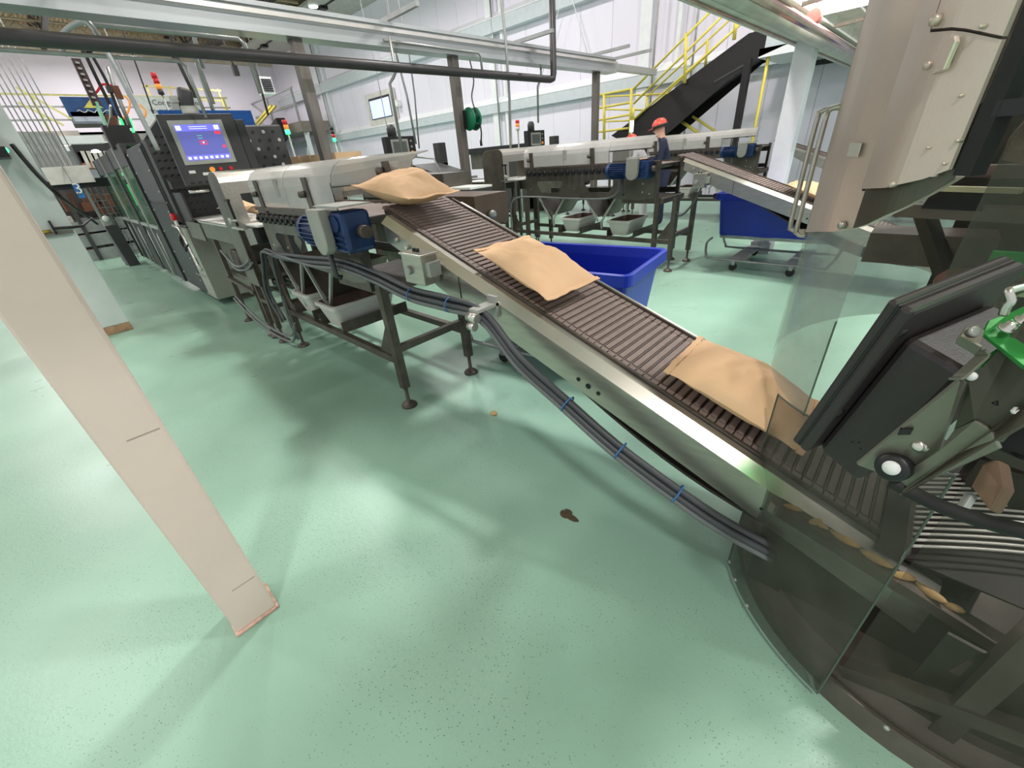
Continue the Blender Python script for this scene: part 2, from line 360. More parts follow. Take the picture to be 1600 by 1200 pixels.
# ------------------------------------------------------------------ high bay lamps
for i, (lx, ly) in enumerate(LAMPS):
    where = {LAMPS.index((-20.2,10.65)):'high bay lamp glowing under the roof deck beside the grey soffit'}.get(i, 'high bay lamp with round lit lens hung from the roof')
    t = thing('high_bay_lamp', (lx,ly,LZ-.1), where, 'lamp', None if LAMPS[i] == (-20.2,10.65) else 'high bay lamps out along the roof')
    MB().lathe((lx,ly,LZ-.1), [(.17,0),(.2,.03),(.2,.1),(.1,.22),(.04,.3)], 20).build('housing', M_white, t)
    MB().lathe((lx,ly,LZ-.13), [(.001,0),(.17,.01),(.17,.03)], 20).build('lens', M_lamp, t)
    MB().tube([(lx,ly,LZ+.15),(lx,ly,ZC)], .012, 5).build('hanging_rod', M_joistd, t)

# ------------------------------------------------------------------ aluminium beam on posts, pipes
BX, BZ = -5.8, 2.9
t = thing('service_beam', (BX,.2,0), 'long aluminium service beam on three weathered posts crossing above the machines', 'beam')
MB().box((BX-.13,-1.2,BZ),(BX+.13,9.6,BZ+.045)).box((BX-.13,-1.2,BZ+.22),(BX+.13,9.6,BZ+.26)).box((BX-.1,-1.2,BZ+.03),(BX+.1,9.6,BZ+.23)).build('beam', M_alu, t)
MB().box((BX-.07,9.6,BZ+.06),(BX+.07,11.6,BZ+.18)).build('beam_extension', M_alu, t)
MB().box((BX+.131,-1.2,BZ+.15),(BX+.15,9.6,BZ+.19)).build('cable_rail', M_steelb, t)
for y in (2.73,5.08,9.0): MB().box((BX-.06,y-.06,0),(BX+.06,y+.06,BZ)).build('post', M_post, t)
for y in (4.0,6.6,9.0,9.9,.9,-.1): MB().bar((BX-.1,y,BZ+.3),(BX+.75,y-.02,BZ+.3),.05,.05).build('cross_arm', M_galv, t)
for y in (1.0,2.2): MB().bar((BX,y,BZ+.2),(BX,y,7.9),.03,.03).build('hanger', M_joistd, t)
px_ = -5.42
pt = [(px_,-.8,2.645),(px_,6.95,2.645),(px_,7.02,2.66),(px_,7.05,2.73),(px_,7.05,5.6)]
tag(MB().tube(pt, .055, 14).build('overhead_pipe', M_pipe, origin=pt[0]), 'thick black pipe crossing below the aluminium beam, then turning straight up', 'pipe')
for i, (xx, zz, y1, r, l) in enumerate(((-6.3,2.84,1.75,.022,'upper slim conduit beside the black pipe at the left edge'),(-6.2,2.70,1.6,.018,'lower slim conduit just above the black pipe'),(-6.15,2.93,2.25,.026,'bright conduit running under the beam to an elbow'))):
    y0 = -.9 if i < 2 else .95
    p = [(xx,y0,zz),(xx,y1,zz),(xx,y1+.05,zz-.04),(xx,y1+.06,zz-.5)]
    tag(MB().tube(p, r, 8).build('conduit', M_galv, origin=p[0]), l, 'conduit')
p = [(-6.4,.72,2.72),(-6.35,.78,2.86),(-6.2,.9,2.93),(-6.0,.98,2.86),(-5.95,1.02,2.3),(-6.0,1.05,1.9)]
tag(MB().tube(p, .024, 8, sub=4).build('flexible_duct', M_alu, origin=p[-1]), 'curved silver flexible duct dropping toward the bagging machine', 'duct')
# drop pipes and hoses under the beam
def drop(name, pts, r, m, label, cat, sub=0, top=False):
    if top: pts = [Vector((pts[0][0],pts[0][1],ZC-.02))]+list(pts)
    tag(MB().tube(pts, r, 7, sub=sub).build(name, m, origin=pts[-1]), label, cat)
drop('air_drop_pipe', [(-5.55,3.85,2.98),(-5.55,3.85,2.62),(-5.55,3.80,2.56),(-5.6,3.76,2.5),(-5.6,3.76,1.62)], .02, M_galv, 'grey air pipe dropping from the beam left of the wall display', 'pipe')
drop('air_line', [(-5.62,3.80,2.95),(-5.62,5.45,2.94),(-5.62,5.5,2.9),(-5.62,5.5,2.66)], .018, M_galv, 'thin grey air line along the beam ending in an elbow above the pipe', 'pipe')
drop('hanging_cable', [at(622,0,y=4.6),at(640,90,y=4.6),at(648,150,y=4.6),at(655,232,y=4.6)], .012, M_galv, 'grey cable hanging beside the small row two screen', 'cable', top=True)
drop('hanging_cable', [at(605,0,y=4.3),at(615,70,y=4.3),at(636,150,y=4.3),at(650,225,y=4.3)], .016, M_galv, 'thicker grey cable right of the wall display', 'cable', top=True)
drop('hanging_cable', [at(783,0,y=6),at(790,60,y=6),at(796,150,y=6),at(798,235,y=6)], .022, M_galv, 'grey rigid drop pipe left of the small third row screen', 'pipe', top=True)
drop('hanging_cable', [at(845,100,y=7.3),at(845,120,y=7.3),at(840,135,y=7.3),at(841,192,y=7.3)], .02, M_galv, 'grey drop pipe above the third row screen', 'pipe')
drop('hanging_cable', [at(360,0,y=3.2),at(372,38,y=3.2),at(402,118,y=3.2),at(419,180,y=3.2)], .018, M_joistd, 'dark drop conduit beside the louvred vent', 'pipe', top=True)
drop('hanging_cable', [at(262,40,y=2.6),at(280,100,y=2.6),at(305,152,y=2.6)], .03, M_joistd, 'dark conduit pair end above the banner', 'pipe', top=True)
drop('hanging_cable', [at(302,55,y=3),at(308,100,y=3),at(335,178,y=3)], .035, M_galv, 'grey bent drop pipe behind the bagger screen', 'pipe', 3, True)
drop('hanging_cable', [at(205,80,x=-11),at(240,178,x=-11)], .012, M_joistd, 'thin black hanging wire crossing the white banner', 'cable', top=True)
drop('hanging_cable', [at(330,20,y=2.4),at(362,95,y=2.4),at(366,104,y=2.4)], .014, M_joistd, 'black wire hanging to a small black hook unit', 'cable', top=True)
drop('hanging_cable', [at(175,72,x=-14),at(208,146,x=-14)], .012, M_galv, 'thin pale hanging rod ending above the banner', 'cable', top=True)
drop('hanging_cable', [at(565,10,y=9),at(585,95,y=9),at(607,212,y=9)], .012, M_galv, 'very thin grey wire passing in front of the wall display', 'cable', top=True)

hk = at(367,108,y=2.4); tag(MB().box(tuple(hk-Vector((.03,.03,.07))),tuple(hk+Vector((.03,.03,.04)))).build('hook_block', M_black, origin=hk), 'small black hook block at the end of the hanging black wire', 'hook')
# ------------------------------------------------------------------ wall display
a, b = at(569,149,y=13.8), at(621,190,y=13.8)
t = thing('wall_display', ((a.x+b.x)/2,13.9,b.z), 'white framed display with a pale blue screen on the back wall', 'screen')
MB().box((a.x,13.8,b.z),(b.x,13.99,a.z)).build('frame', mat('display_frame_beige',(206,202,196),.5), t, bevel=.03)
MB().box((a.x+.32,13.785,b.z+.27),(b.x-.30,13.81,a.z-.22)).build('screen_surround', M_black, t)
MB().box((a.x+.40,13.775,b.z+.31),(b.x-.36,13.79,a.z-.32)).build('screen', M_screenb, t)
MB().box((b.x+.1,13.75,(a.z+b.z)/2-.1),(b.x+.35,13.98,(a.z+b.z)/2+.15)).build('side_camera', M_white, t)
# ------------------------------------------------------------------ hose reel on second post
rc = Vector((-5.66,5.22,2.10))
t = thing('hose_reel', (rc.x,rc.y-.14,rc.z), 'round green hose reel mounted on the second beam post', 'hose reel')
MB().box((-5.78,5.1,1.98),(-5.7,5.16,2.22)).build('bracket', M_dark2, t)
for dy, n in ((-.0,'side_disc'),(.13,'side_disc')):
    MB().lathe((rc.x,rc.y-.07+dy,rc.z), [(.02,-.012),(.15,-.012),(.16,0),(.15,.012),(.02,.012)], 20, (0,1,0)).build(n, M_green, t)
for k in range(5): MB().tube([rc+Vector((math.cos(u)*(.06+.018*k),-.04+.02*k,math.sin(u)*(.06+.018*k))) for u in (i*math.pi/6 for i in range(12))], .012, 6).build('hose_coil', mat('dark_green_hose',(16,70,54),.5), t)
MB().tube([rc+Vector((.12,.05,-.05)), rc+Vector((.14,.04,-.2)), rc+Vector((.13,.02,-.34))], .012, 6).cyl(rc+Vector((.13,.02,-.30)), rc+Vector((.13,.02,-.38)), .02, 8).build('hose_end', M_rubber, t)
drop('hanging_cable', [(-5.66,5.3,2.85),(-5.64,5.32,2.6),(-5.68,5.28,2.4),(-5.62,5.26,2.22)], .01, M_rubber, 'black cable feeding the green hose reel', 'cable', 4)

# ------------------------------------------------------------------ far back left: mezzanine, banners, platform, vents
def P3(px, py, x): return at(px, py, x=x)
XM = -30
a = P3(-30,222,XM); zt = P3(100,212,XM).z
t = thing('mezzanine', (XM,-2,0), 'grey mezzanine deck with yellow rails along the far left wall', 'mezzanine')
zd = P3(120,207,XM).z; zb = P3(120,222,XM).z
MB().box((XL+.1,-6,zd-.1),(XM,9.4,zd)).box((XM-.1,-6,zb),(XM,9.4,zd)).build('deck', mat('mezzanine_grey',(158,154,148),.6), t)
MB().box((XM+.001,-6,zb-.35),(XM+.12,9.4,zb-.02)).build('fascia', M_trimw, t)
for y in (-4,-1.2,1.6,4.4,7.2,9.2):
    MB().box((XM-.08,y-.05,zd),(XM,y+.05,zd+1.45)).build('rail_post', M_yelp, t)
    MB().box((XM-.25,y-.12,0),(XM-.05,y+.12,zb)).build('column', M_trimw, t)
for z in (.5,1.0,1.45): MB().box((XM-.06,-6,zd+z-.035),(XM-.01,9.4,zd+z+.035)).build('guard_rail', M_yelp if z > 1.2 else M_galv, t)
MB().bar(P3(30,145,XM+1)+Vector((0,0,.2)), P3(112,186,XM+1), .08,.08).bar(P3(28,160,XM+1), P3(100,196,XM+1), .08,.08).build('stair_rail', M_yelp, t)
# banners
def banner(px0,py0,px1,py1, x, name):
    a, b = P3(px0,py0,x), P3(px1,py1,x); return a, b
a, b = P3(92,151,-29.7), P3(176,199,-29.7)
t = thing('picture_banner', (-29.7,(a.y+b.y)/2,b.z), 'blue and grey picture banner with a yellow emblem hung on the mezzanine rail', 'banner')
MB().box((-29.74,a.y,b.z),(-29.7,b.y+.2,a.z)).build('cloth', M_bgrey, t)
MB().box((-29.69,a.y,a.z-.75),(-29.67,a.y+1.9,a.z)).build('blue_field', M_bblue, t)
MB().prism([(-29.66,a.y+.65,a.z-.42),(-29.66,a.y+1.35,a.z-.42),(-29.66,a.y+1.0,a.z-.1)], (.02,0,0)).build('emblem', M_yel, t)
MB().tube([(-29.65,a.y+.35+.1*k,a.z-.55+.06*math.sin(k*1.9)) for k in range(14)],.02,5).build('pale_stroke', M_white, t)
MB().box((-29.69,a.y+.1,b.z+.25),(-29.67,b.y,b.z+.62)).build('pale_band', mat('banner_pale_band',(186,192,208),.7,noise_amt=.3,nscale=3), t)
MB().box((-29.69,a.y,b.z),(-29.67,b.y,b.z+.16)).build('dark_band', M_joistd, t)
a, b = P3(203,150,-29.7), P3(330,205,-29.7)
t = thing('congratulations_banner', (-29.7,(a.y+b.y)/2,b.z), 'white banner of grey congratulations lettering with a green lower edge', 'banner')
MB().box((-29.74,a.y,b.z-.15),(-29.7,b.y,a.z)).build('cloth', mat('banner_white',(226,228,226),.7), t)
MB().box((-29.69,a.y,b.z-.15),(-29.67,b.y,b.z+.02)).build('green_edge', M_bgreen, t)
H = a.z-b.z
text_mesh('Congratulations', .33, 'lettering', M_bline, t, (-29.66,a.y+.75,a.z-.36), (0,1,0), (0,0,1), depth=.01)
text_mesh('to everyone on the', .30, 'lettering', M_bline, t, (-29.66,a.y+.55,a.z-.68), (0,1,0), (0,0,1), depth=.01)
text_mesh('2024', .36, 'lettering', M_bteal, t, (-29.66,a.y+.58,a.z-1.02), (0,1,0), (0,0,1), depth=.01)
MB().tube(arc((-29.66,a.y+.05,a.z-.6),.28,-90,60,8,'yz'), .035, 6).build('orange_mark', M_orange, t)
# pale yellow rail frames above the banner
t = thing('upper_walkway_rail', (-31.2,6,zd), 'pale yellow guard rail of the upper walkway behind the banner', 'railing')
for py in (134,150): p, q = P3(222,py,-31.2), P3(345,py+8,-31.2); MB().bar(p,q,.07,.07).build('rail', M_yelp, t)
for pxx in (228,262,300,340): p = P3(pxx,132+ (pxx-222)*.06,-31.2); MB().bar(p, (p.x,p.y,zd), .07,.07).build('post', M_yelp, t)
# platform with stairs at far corner
pa, pb = at(418,232,y=12.4), at(486,200,y=12.4)
zt_ = at(470,192,y=12.4).z
t = thing('corner_platform', ((pa.x+pb.x)/2,12.4,0), 'raised platform with grey rails and yellow stairs in the far corner', 'platform')
X0, X1 = at(405,200,y=12.4).x, at(485,200,y=12.4).x
MB().box((X0,11.9,zt_-.5),(X1,13.6,zt_)).build('deck', mat('platform_edge',(132,124,116),.6), t)
for xx in (X0+.2,(X0+X1)/2,X1-.15): MB().box((xx-.06,11.92,zt_),(xx+.06,12.02,zt_+1.55)).build('rail_post', M_galv, t)
for z in (.8,1.55): MB().box((X0,11.93,zt_+z-.04),(X1,12.0,zt_+z+.04)).build('guard_rail', M_galv, t)
for xx in (X0+.3,X1-.5): MB().box((xx-.1,12.2,0),(xx+.1,12.4,zt_-.5)).build('column', M_trimw, t)
MB().bar((X1-1.2,12.3,zt_-1.8),(X1-.2,12.3,zt_-.5),.1,.1).build('brace', M_trimw, t)
for o_ in (0,1.1):
    MB().bar(at(388+o_*6,205,y=11.6),at(424+o_*6,165,y=11.6),.1,.1).build('stair_rail', M_yel, t)
MB().bar(at(410,240,y=11.3),at(443,198,y=11.3),.5,.9,up=(0,0,1)).build('stair_stringer', M_stair, t)
# louvred vent
a, b = P3(404,119,-13), P3(431,147,-13)
t = thing('louvred_vent', (-13,(a.y+b.y)/2,b.z), 'white louvred vent box with dark slots hanging in front of the left wall', 'vent')
MB().tube([(-13.15,a.y+.1,a.z),(-13.15,a.y+.1,ZC)],.015,5).build('hanging_rod', M_galv, t)
MB().box((-13.3,a.y,b.z),(-13,b.y,a.z)).build('box', M_trimw, t)
dz = (a.z-b.z)/8
for k in range(6): MB().box((-12.99,a.y+.02,b.z+dz*(k+1.2)),(-12.96,b.y-.03,b.z+dz*(k+1.75))).build('slot', M_black, t)
# ------------------------------------------------------------------ inspection tables (one per packing line)
ROWN = ['first', 'second', 'third']
def leg(mb, x, y, z1, s=.025, ft=.045):
    mb.box((x-s,y-s,.16),(x+s,y+s,z1)); return mb
def feet(x, y, root):
    MB().lathe((x,y,0), [(.058,0),(.058,.012),(.04,.028),(.018,.04),(.014,.05),(.014,.165),(.001,.165)], 14).build('levelling_foot', M_frame, root)
def rr(x0,x1,z0,z1,y,r=.05,sk=0):
    """rounded trapezoid window outline"""
    pts = []
    for cx, cz, a0 in ((x1-r,z1-r,0),(x0+r,z1-r,90),(x0+r+sk,z0+r,180),(x1-r-sk,z0+r,270)):
        for k in range(4): t = R_(a0+30*k); pts.append((cx+r*math.cos(t),y,cz+r*math.sin(t)))
    return pts
def inspection_table(row, dy, xl, xr=-2.5):
    rn = ROWN[row]
    y0, y1 = 1.25+dy, 1.9+dy; zt = 1.36
    t = thing('inspection_table', (xl,1.57+dy,0), {0:'grimy steel inspection table with side windows above grey totes, nearest packing line',1:'steel inspection table under a long smoky guard, second line back by the blue motor',2:'farthest steel inspection table just left of the white post'}[row], 'conveyor table', 'inspection tables') 
    w = xr-xl
    wins = [rr(xl+.22,xl+.22+.52,1.0,1.16,y0,.05,.06), rr(xr-1.12+.0,xr-.62,1.0,1.16,y0,.05,.06)]
    outer = [(xl,y0,.95),(xr-.6,y0,.92),(xr-.25,y0,.9),(xr,y0,.93),(xr,y0,zt-.02),(xl,y0,zt-.02)]
    MB().ringplate(outer, wins, (0,.006,0)).build('side_plate', M_plate, t)
    MB().box((xl,y1-.006,1.22),(xr,y1,zt-.02)).box((xl,y1-.006,.93),(xr,y1,1.0)).build('far_side_plate', M_plate, t)
    MB().box((xl-.01,y0-.02,zt-.025),(xr-.02,y0+.02,zt)).build('top_rail', M_frame, t)
    MB().box((xr-.02,y0-.03,.88),(xr+.02,y0+.02,zt)).build('end_post', M_frame, t); MB().box((xr-.02,y1-.03,.88),(xr+.02,y1+.02,zt)).build('end_post', M_frame, t)
    MB().box((xl,y0+.03,zt-.05),(xr,y1-.03,zt-.04)).build('roller_bed', M_belt, t)
    n = int((xr-.78-xl-.05)/.108)+1
    k0 = MB().cyl((xl+.07,y0-.045,1.275),(xl+.07,y0,1.275),.036,10,.04).cyl((xl+.07,y0-.06,1.275),(xl+.07,y0-.045,1.275),.014,6).build('roller_end', M_dark2, t)
    copies(k0, [(.108*k,0,0) for k in range(1,n)])
    r0 = MB().cyl((xl+.07,y0+.01,1.29),(xl+.07,y1-.01,1.29),.034,10).build('roller', M_belt, t)
    copies(r0, [(.108*k,0,0) for k in range(1,int(w/.108))])
    # clear smoky hood
    hx0, hx1 = xl-.02, xr-.12
    cut = -2.68 if row == 0 else xr-.72
    pr = [(0,y0,zt+.005),(0,y0,zt+.15),(0,y0+.012,zt+.20),(0,y0+.045,zt+.245),(0,y0+.10,zt+.272),(0,y0+.20,zt+.283)]
    def shell(xa, xb, prof, thk=.005):
        m = MB(); vs = []; 
        for x_ in (xa,xb):
            for p in prof: vs.append((x_,p[1],p[2]))
        m.add(vs, [(i,i+1,len(prof)+i+1,len(prof)+i) for i in range(len(prof)-1)]); return m
    for xa, xb in ((hx0,hx0+(cut-hx0)*.5-.004),(hx0+(cut-hx0)*.5+.004,cut-.004)):
        o = shell(xa, xb, pr).build('guard_hood', M_poly, t); s_ = o.modifiers.new('s','SOLIDIFY'); s_.thickness = .006
    pr2 = [(0,y0,zt+.14)]+pr[1:]
    MB().box((hx0,y1-.005,zt),(cut,y1,zt+.2)).build('rear_guard', M_poly2, t)
    if row == 0:
        xe, ye = -2.36, y0+.36; n_ = len(pr2); dz_ = .0
        m = MB(); m.add([(cut,p[1],p[2]) for p in pr2]+[(xe+(p[1]-y0)*.3,ye+(p[1]-y0)*.6,p[2]+dz_) for p in pr2], [(i,i+1,n_+i+1,n_+i) for i in range(n_-1)]); o = m.build('end_hood', M_poly, t)
    else: xe, ye = hx1, y0; o = shell(cut, hx1, pr2).build('end_hood', M_poly, t)
    s_ = o.modifiers.new('s','SOLIDIFY'); s_.thickness = .006
    MB().bar((cut,y0-.002,zt+.14),(xe,ye-.002,zt+.145),.008,.012).build('hood_edge_strip', M_dark2, t)
    MB().bar((cut,y0-.004,zt+.0),(cut-.01,y0-.004,zt+.16),.004,.006).build('hood_seam', M_dark2, t)
    for xx in ((xl+.14,xl+w*.56,xr-.35) if row else (-4.0,-3.04,-2.42)):
        m = MB(); yb_ = y0 if xx < cut else y0+.255
        m.obox((xx,yb_-.012,zt+(.07 if xx < cut else .19)),(.035,0,0),(0,.006,0),(-.008,0,.13 if xx < cut else .06)); m.cyl((xx-.07,yb_-.04,zt+(.1 if xx < cut else .2)),(xx-.03,yb_-.012,zt+(.1 if xx < cut else .2)),.022,8); m.build('hood_bracket', M_frame, t)
    MB().box((xl+w*.33,y0-.008,zt+.08),(xl+w*.33+.07,y0-.002,zt+.2)).build('hood_label', mat('worn_label_grey',(148,146,140),.6), t)
    # legs and frame
    lx = [xl-.02, xr+.02] if row else [xl-.13, xr+.06]
    if row: lx += [xl-.33, xr+.26]
    for xx in (lx if row else [xl-.15, xr+.08]):
        for yy in (y0+.01,y1-.01):
            MB().box((xx-.028,yy-.028,.16),(xx+.028,yy+.028,.93)).build('leg', M_frame, t); feet(xx,yy,t)
    xa, xb = (xl-.15,xr+.08) if not row else (xl-.33,xr+.26)
    MB().box((xa,y0-.015,.36),(xb,y0+.03,.41)).build('lower_rail', M_frame, t)
    MB().box((xa,y1-.03,.36),(xb,y1+.015,.41)).build('lower_rail', M_frame, t)
    for xx in (xa,xb): MB().box((xx-.02,y0,.44),(xx+.02,y1,.49)).build('end_rail', M_frame, t)
    for xx in (xa,xb):
        s_ = 1 if xx == xa else -1
        MB().prism([(xx+.03*s_,y0-.004,.42),(xx+.2*s_,y0-.004,.42),(xx+.03*s_,y0-.004,.66)], (0,.008,0)).build('gusset', M_frame, t)
    MB().box((xr-.5,y0+.0,.86),(xr+.1,y1,.92)).build('cross_member', M_frame, t)
    # chutes and tote trays
    tx = [xl+.48,xr-.87] if row else [-3.98,-3.42]
    for cx in tx:
        zc = .92
        m = MB()
        for s_ in (-1,1):
            m.add([(cx+.23*s_,y0+.05,zc),(cx+.03*s_,y0+.05,.66),(cx+.03*s_,y1-.1,.66),(cx+.23*s_,y1-.1,zc)],[(0,1,2,3)])
        m.add([(cx-.23,y1-.1,zc),(cx-.03,y1-.1,.66),(cx+.03,y1-.1,.66),(cx+.23,y1-.1,zc)],[(0,1,2,3)])
        o = m.build('chute', M_plate, t); s_ = o.modifiers.new('s','SOLIDIFY'); s_.thickness = .006
        m = MB()
        for s_ in (-1,1): m.bar((cx+.25*s_,y0+.04,zc),(cx+.03*s_,y0+.04,.6),.02,.025)
        m.bar((cx+.03,y0+.04,.62),(cx+.04,y0+.04,.5),.02,.03).build('chute_edge', M_bezel, t)
        for s_ in (-1,1):
            MB().box((cx+(.36 if row else .02)+.18*s_-.03,y0-.0,.41),(cx+(.36 if row else .02)+.18*s_+.03,y1-.02,.415)).box((cx+(.36 if row else .02)+.18*s_+.03*s_,y0-.0,.41),(cx+(.36 if row else .02)+.18*s_+.03*s_+.006,y1-.02,.50)).build('tote_rail', M_frame, t)
    # gear motor
    mx = xr-(.62 if row else .34)
    m = MB(); m.cyl((mx,y0-.14,1.27),(mx+.3,y0-.14,1.27),.085,18); mo = m.build('motor', M_mblue, t)
    for a in range(-60,61,15):
        if True: 
            c_, s_ = math.cos(R_(180+a)), math.sin(R_(180+a))
            MB().obox((mx+.14,y0-.14+c_*.09,1.27+s_*.09),(.11,0,0),(0,c_*.014,s_*.014),(0,-s_*.003,c_*.003)).build('motor_fin', M_mblue, mo)
    MB().lathe((mx-.005,y0-.14,1.27),[(.06,-.03),(.09,-.02),(.094,.03)],18,(1,0,0)).build('fan_cover', M_mblue, t)
    # pale round-ended drive guard, flat face to the aisle
    gx = mx+.38
    prof = [(gx-.08,y0-.27,1.41)]+[(gx-.08*math.cos(R_(q)),y0-.27,1.245-.08*math.sin(R_(q))) for q in range(0,181,20)]+[(gx+.08,y0-.27,1.41)]
    MB().prism(prof, (0,.055,0)).build('drive_guard', mat('pale_drive_guard',(158,156,148),.4,.3), t, bevel=.006)
    MB().box((mx+.40,y0-.20,1.17),(mx+.56,y0-.02,1.39)).build('gearbox', M_mblue, t, bevel=.025)
    MB().cyl((mx+.49,y0-.215,1.33),(mx+.49,y0-.20,1.33),.042,14).build('gearbox_cap', M_mblue, t)
    r0_ = MB().box((mx+.44,y0-.212,1.19),(mx+.54,y0-.20,1.20)).build('gearbox_rib', M_mblue, t); copies(r0_, [(0,0,.032*k) for k in (1,2)])
    MB().cyl((mx+.56,y0-.10,1.28),(mx+.63,y0-.10,1.28),.035,12).build('shaft_coupling', M_frame, t)
    MB().box((mx+.26,y0-.20,1.412),(mx+.56,y0+.0,1.42)).build('motor_shelf', M_bezel, t)
    MB().tube([(mx+.2,y0-.16,1.18),(mx+.2,y0-.16,1.0),(mx+.21,y0-.13,.98)], .018, 8).build('motor_lead', M_cable, t)
    for (bx_,bz_) in ((xr-.2,1.0),(xr-.2,1.1),(xr-.1,.98),(xl+.1,1.05),(xr-1.3,1.05)): MB().cyl((bx_,y0-.008,bz_),(bx_,y0,bz_),.011,6).build('bolt', M_steelb, t)
    return t
def tote(x, y, z, rot, label, group='grey totes under the tables', L=.62, W_=.42, H_=.2, fill=False):
    t = thing('grey_tote', (x,y,z), label, 'tote', group)
    c, s = math.cos(rot), math.sin(rot)
    def T(u,v,w): return (x+u*c-v*s, y+u*s+v*c, z+w)
    def ring(l, w, h, r=.04, n=3):
        out = []
        for sx, sy, a0 in ((1,1,0),(-1,1,90),(-1,-1,180),(1,-1,270)):
            for k in range(n+1): a = R_(a0+90*k/n); out.append(T(sx*(l/2-r)+r*math.cos(a), sy*(w/2-r)+r*math.sin(a), h))
        return out
    rings = [ring(L-.12,W_-.12,0), ring(L-.03,W_-.03,H_-.03), ring(L,W_,H_-.03), ring(L,W_,H_), ring(L-.05,W_-.05,H_)]
    n = len(rings[0]); vs = [p for r in rings for p in r]; fs = [tuple(reversed(range(n)))]
    for i in range(len(rings)-1): fs += [(i*n+k,i*n+(k+1)%n,(i+1)*n+(k+1)%n,(i+1)*n+k) for k in range(n)]
    MB().add(vs, fs).build('body', M_tub, t)
    ins = [ring(L-.05,W_-.05,H_), ring(L-.14,W_-.14,.01)]
    vs = [p for r in ins for p in r]; fs = [(k,n+k,n+(k+1)%n,(k+1)%n) for k in range(n)]+[tuple(range(n,2*n))]
    MB().add(vs, fs).build('inside', M_tubin, t)
    return t
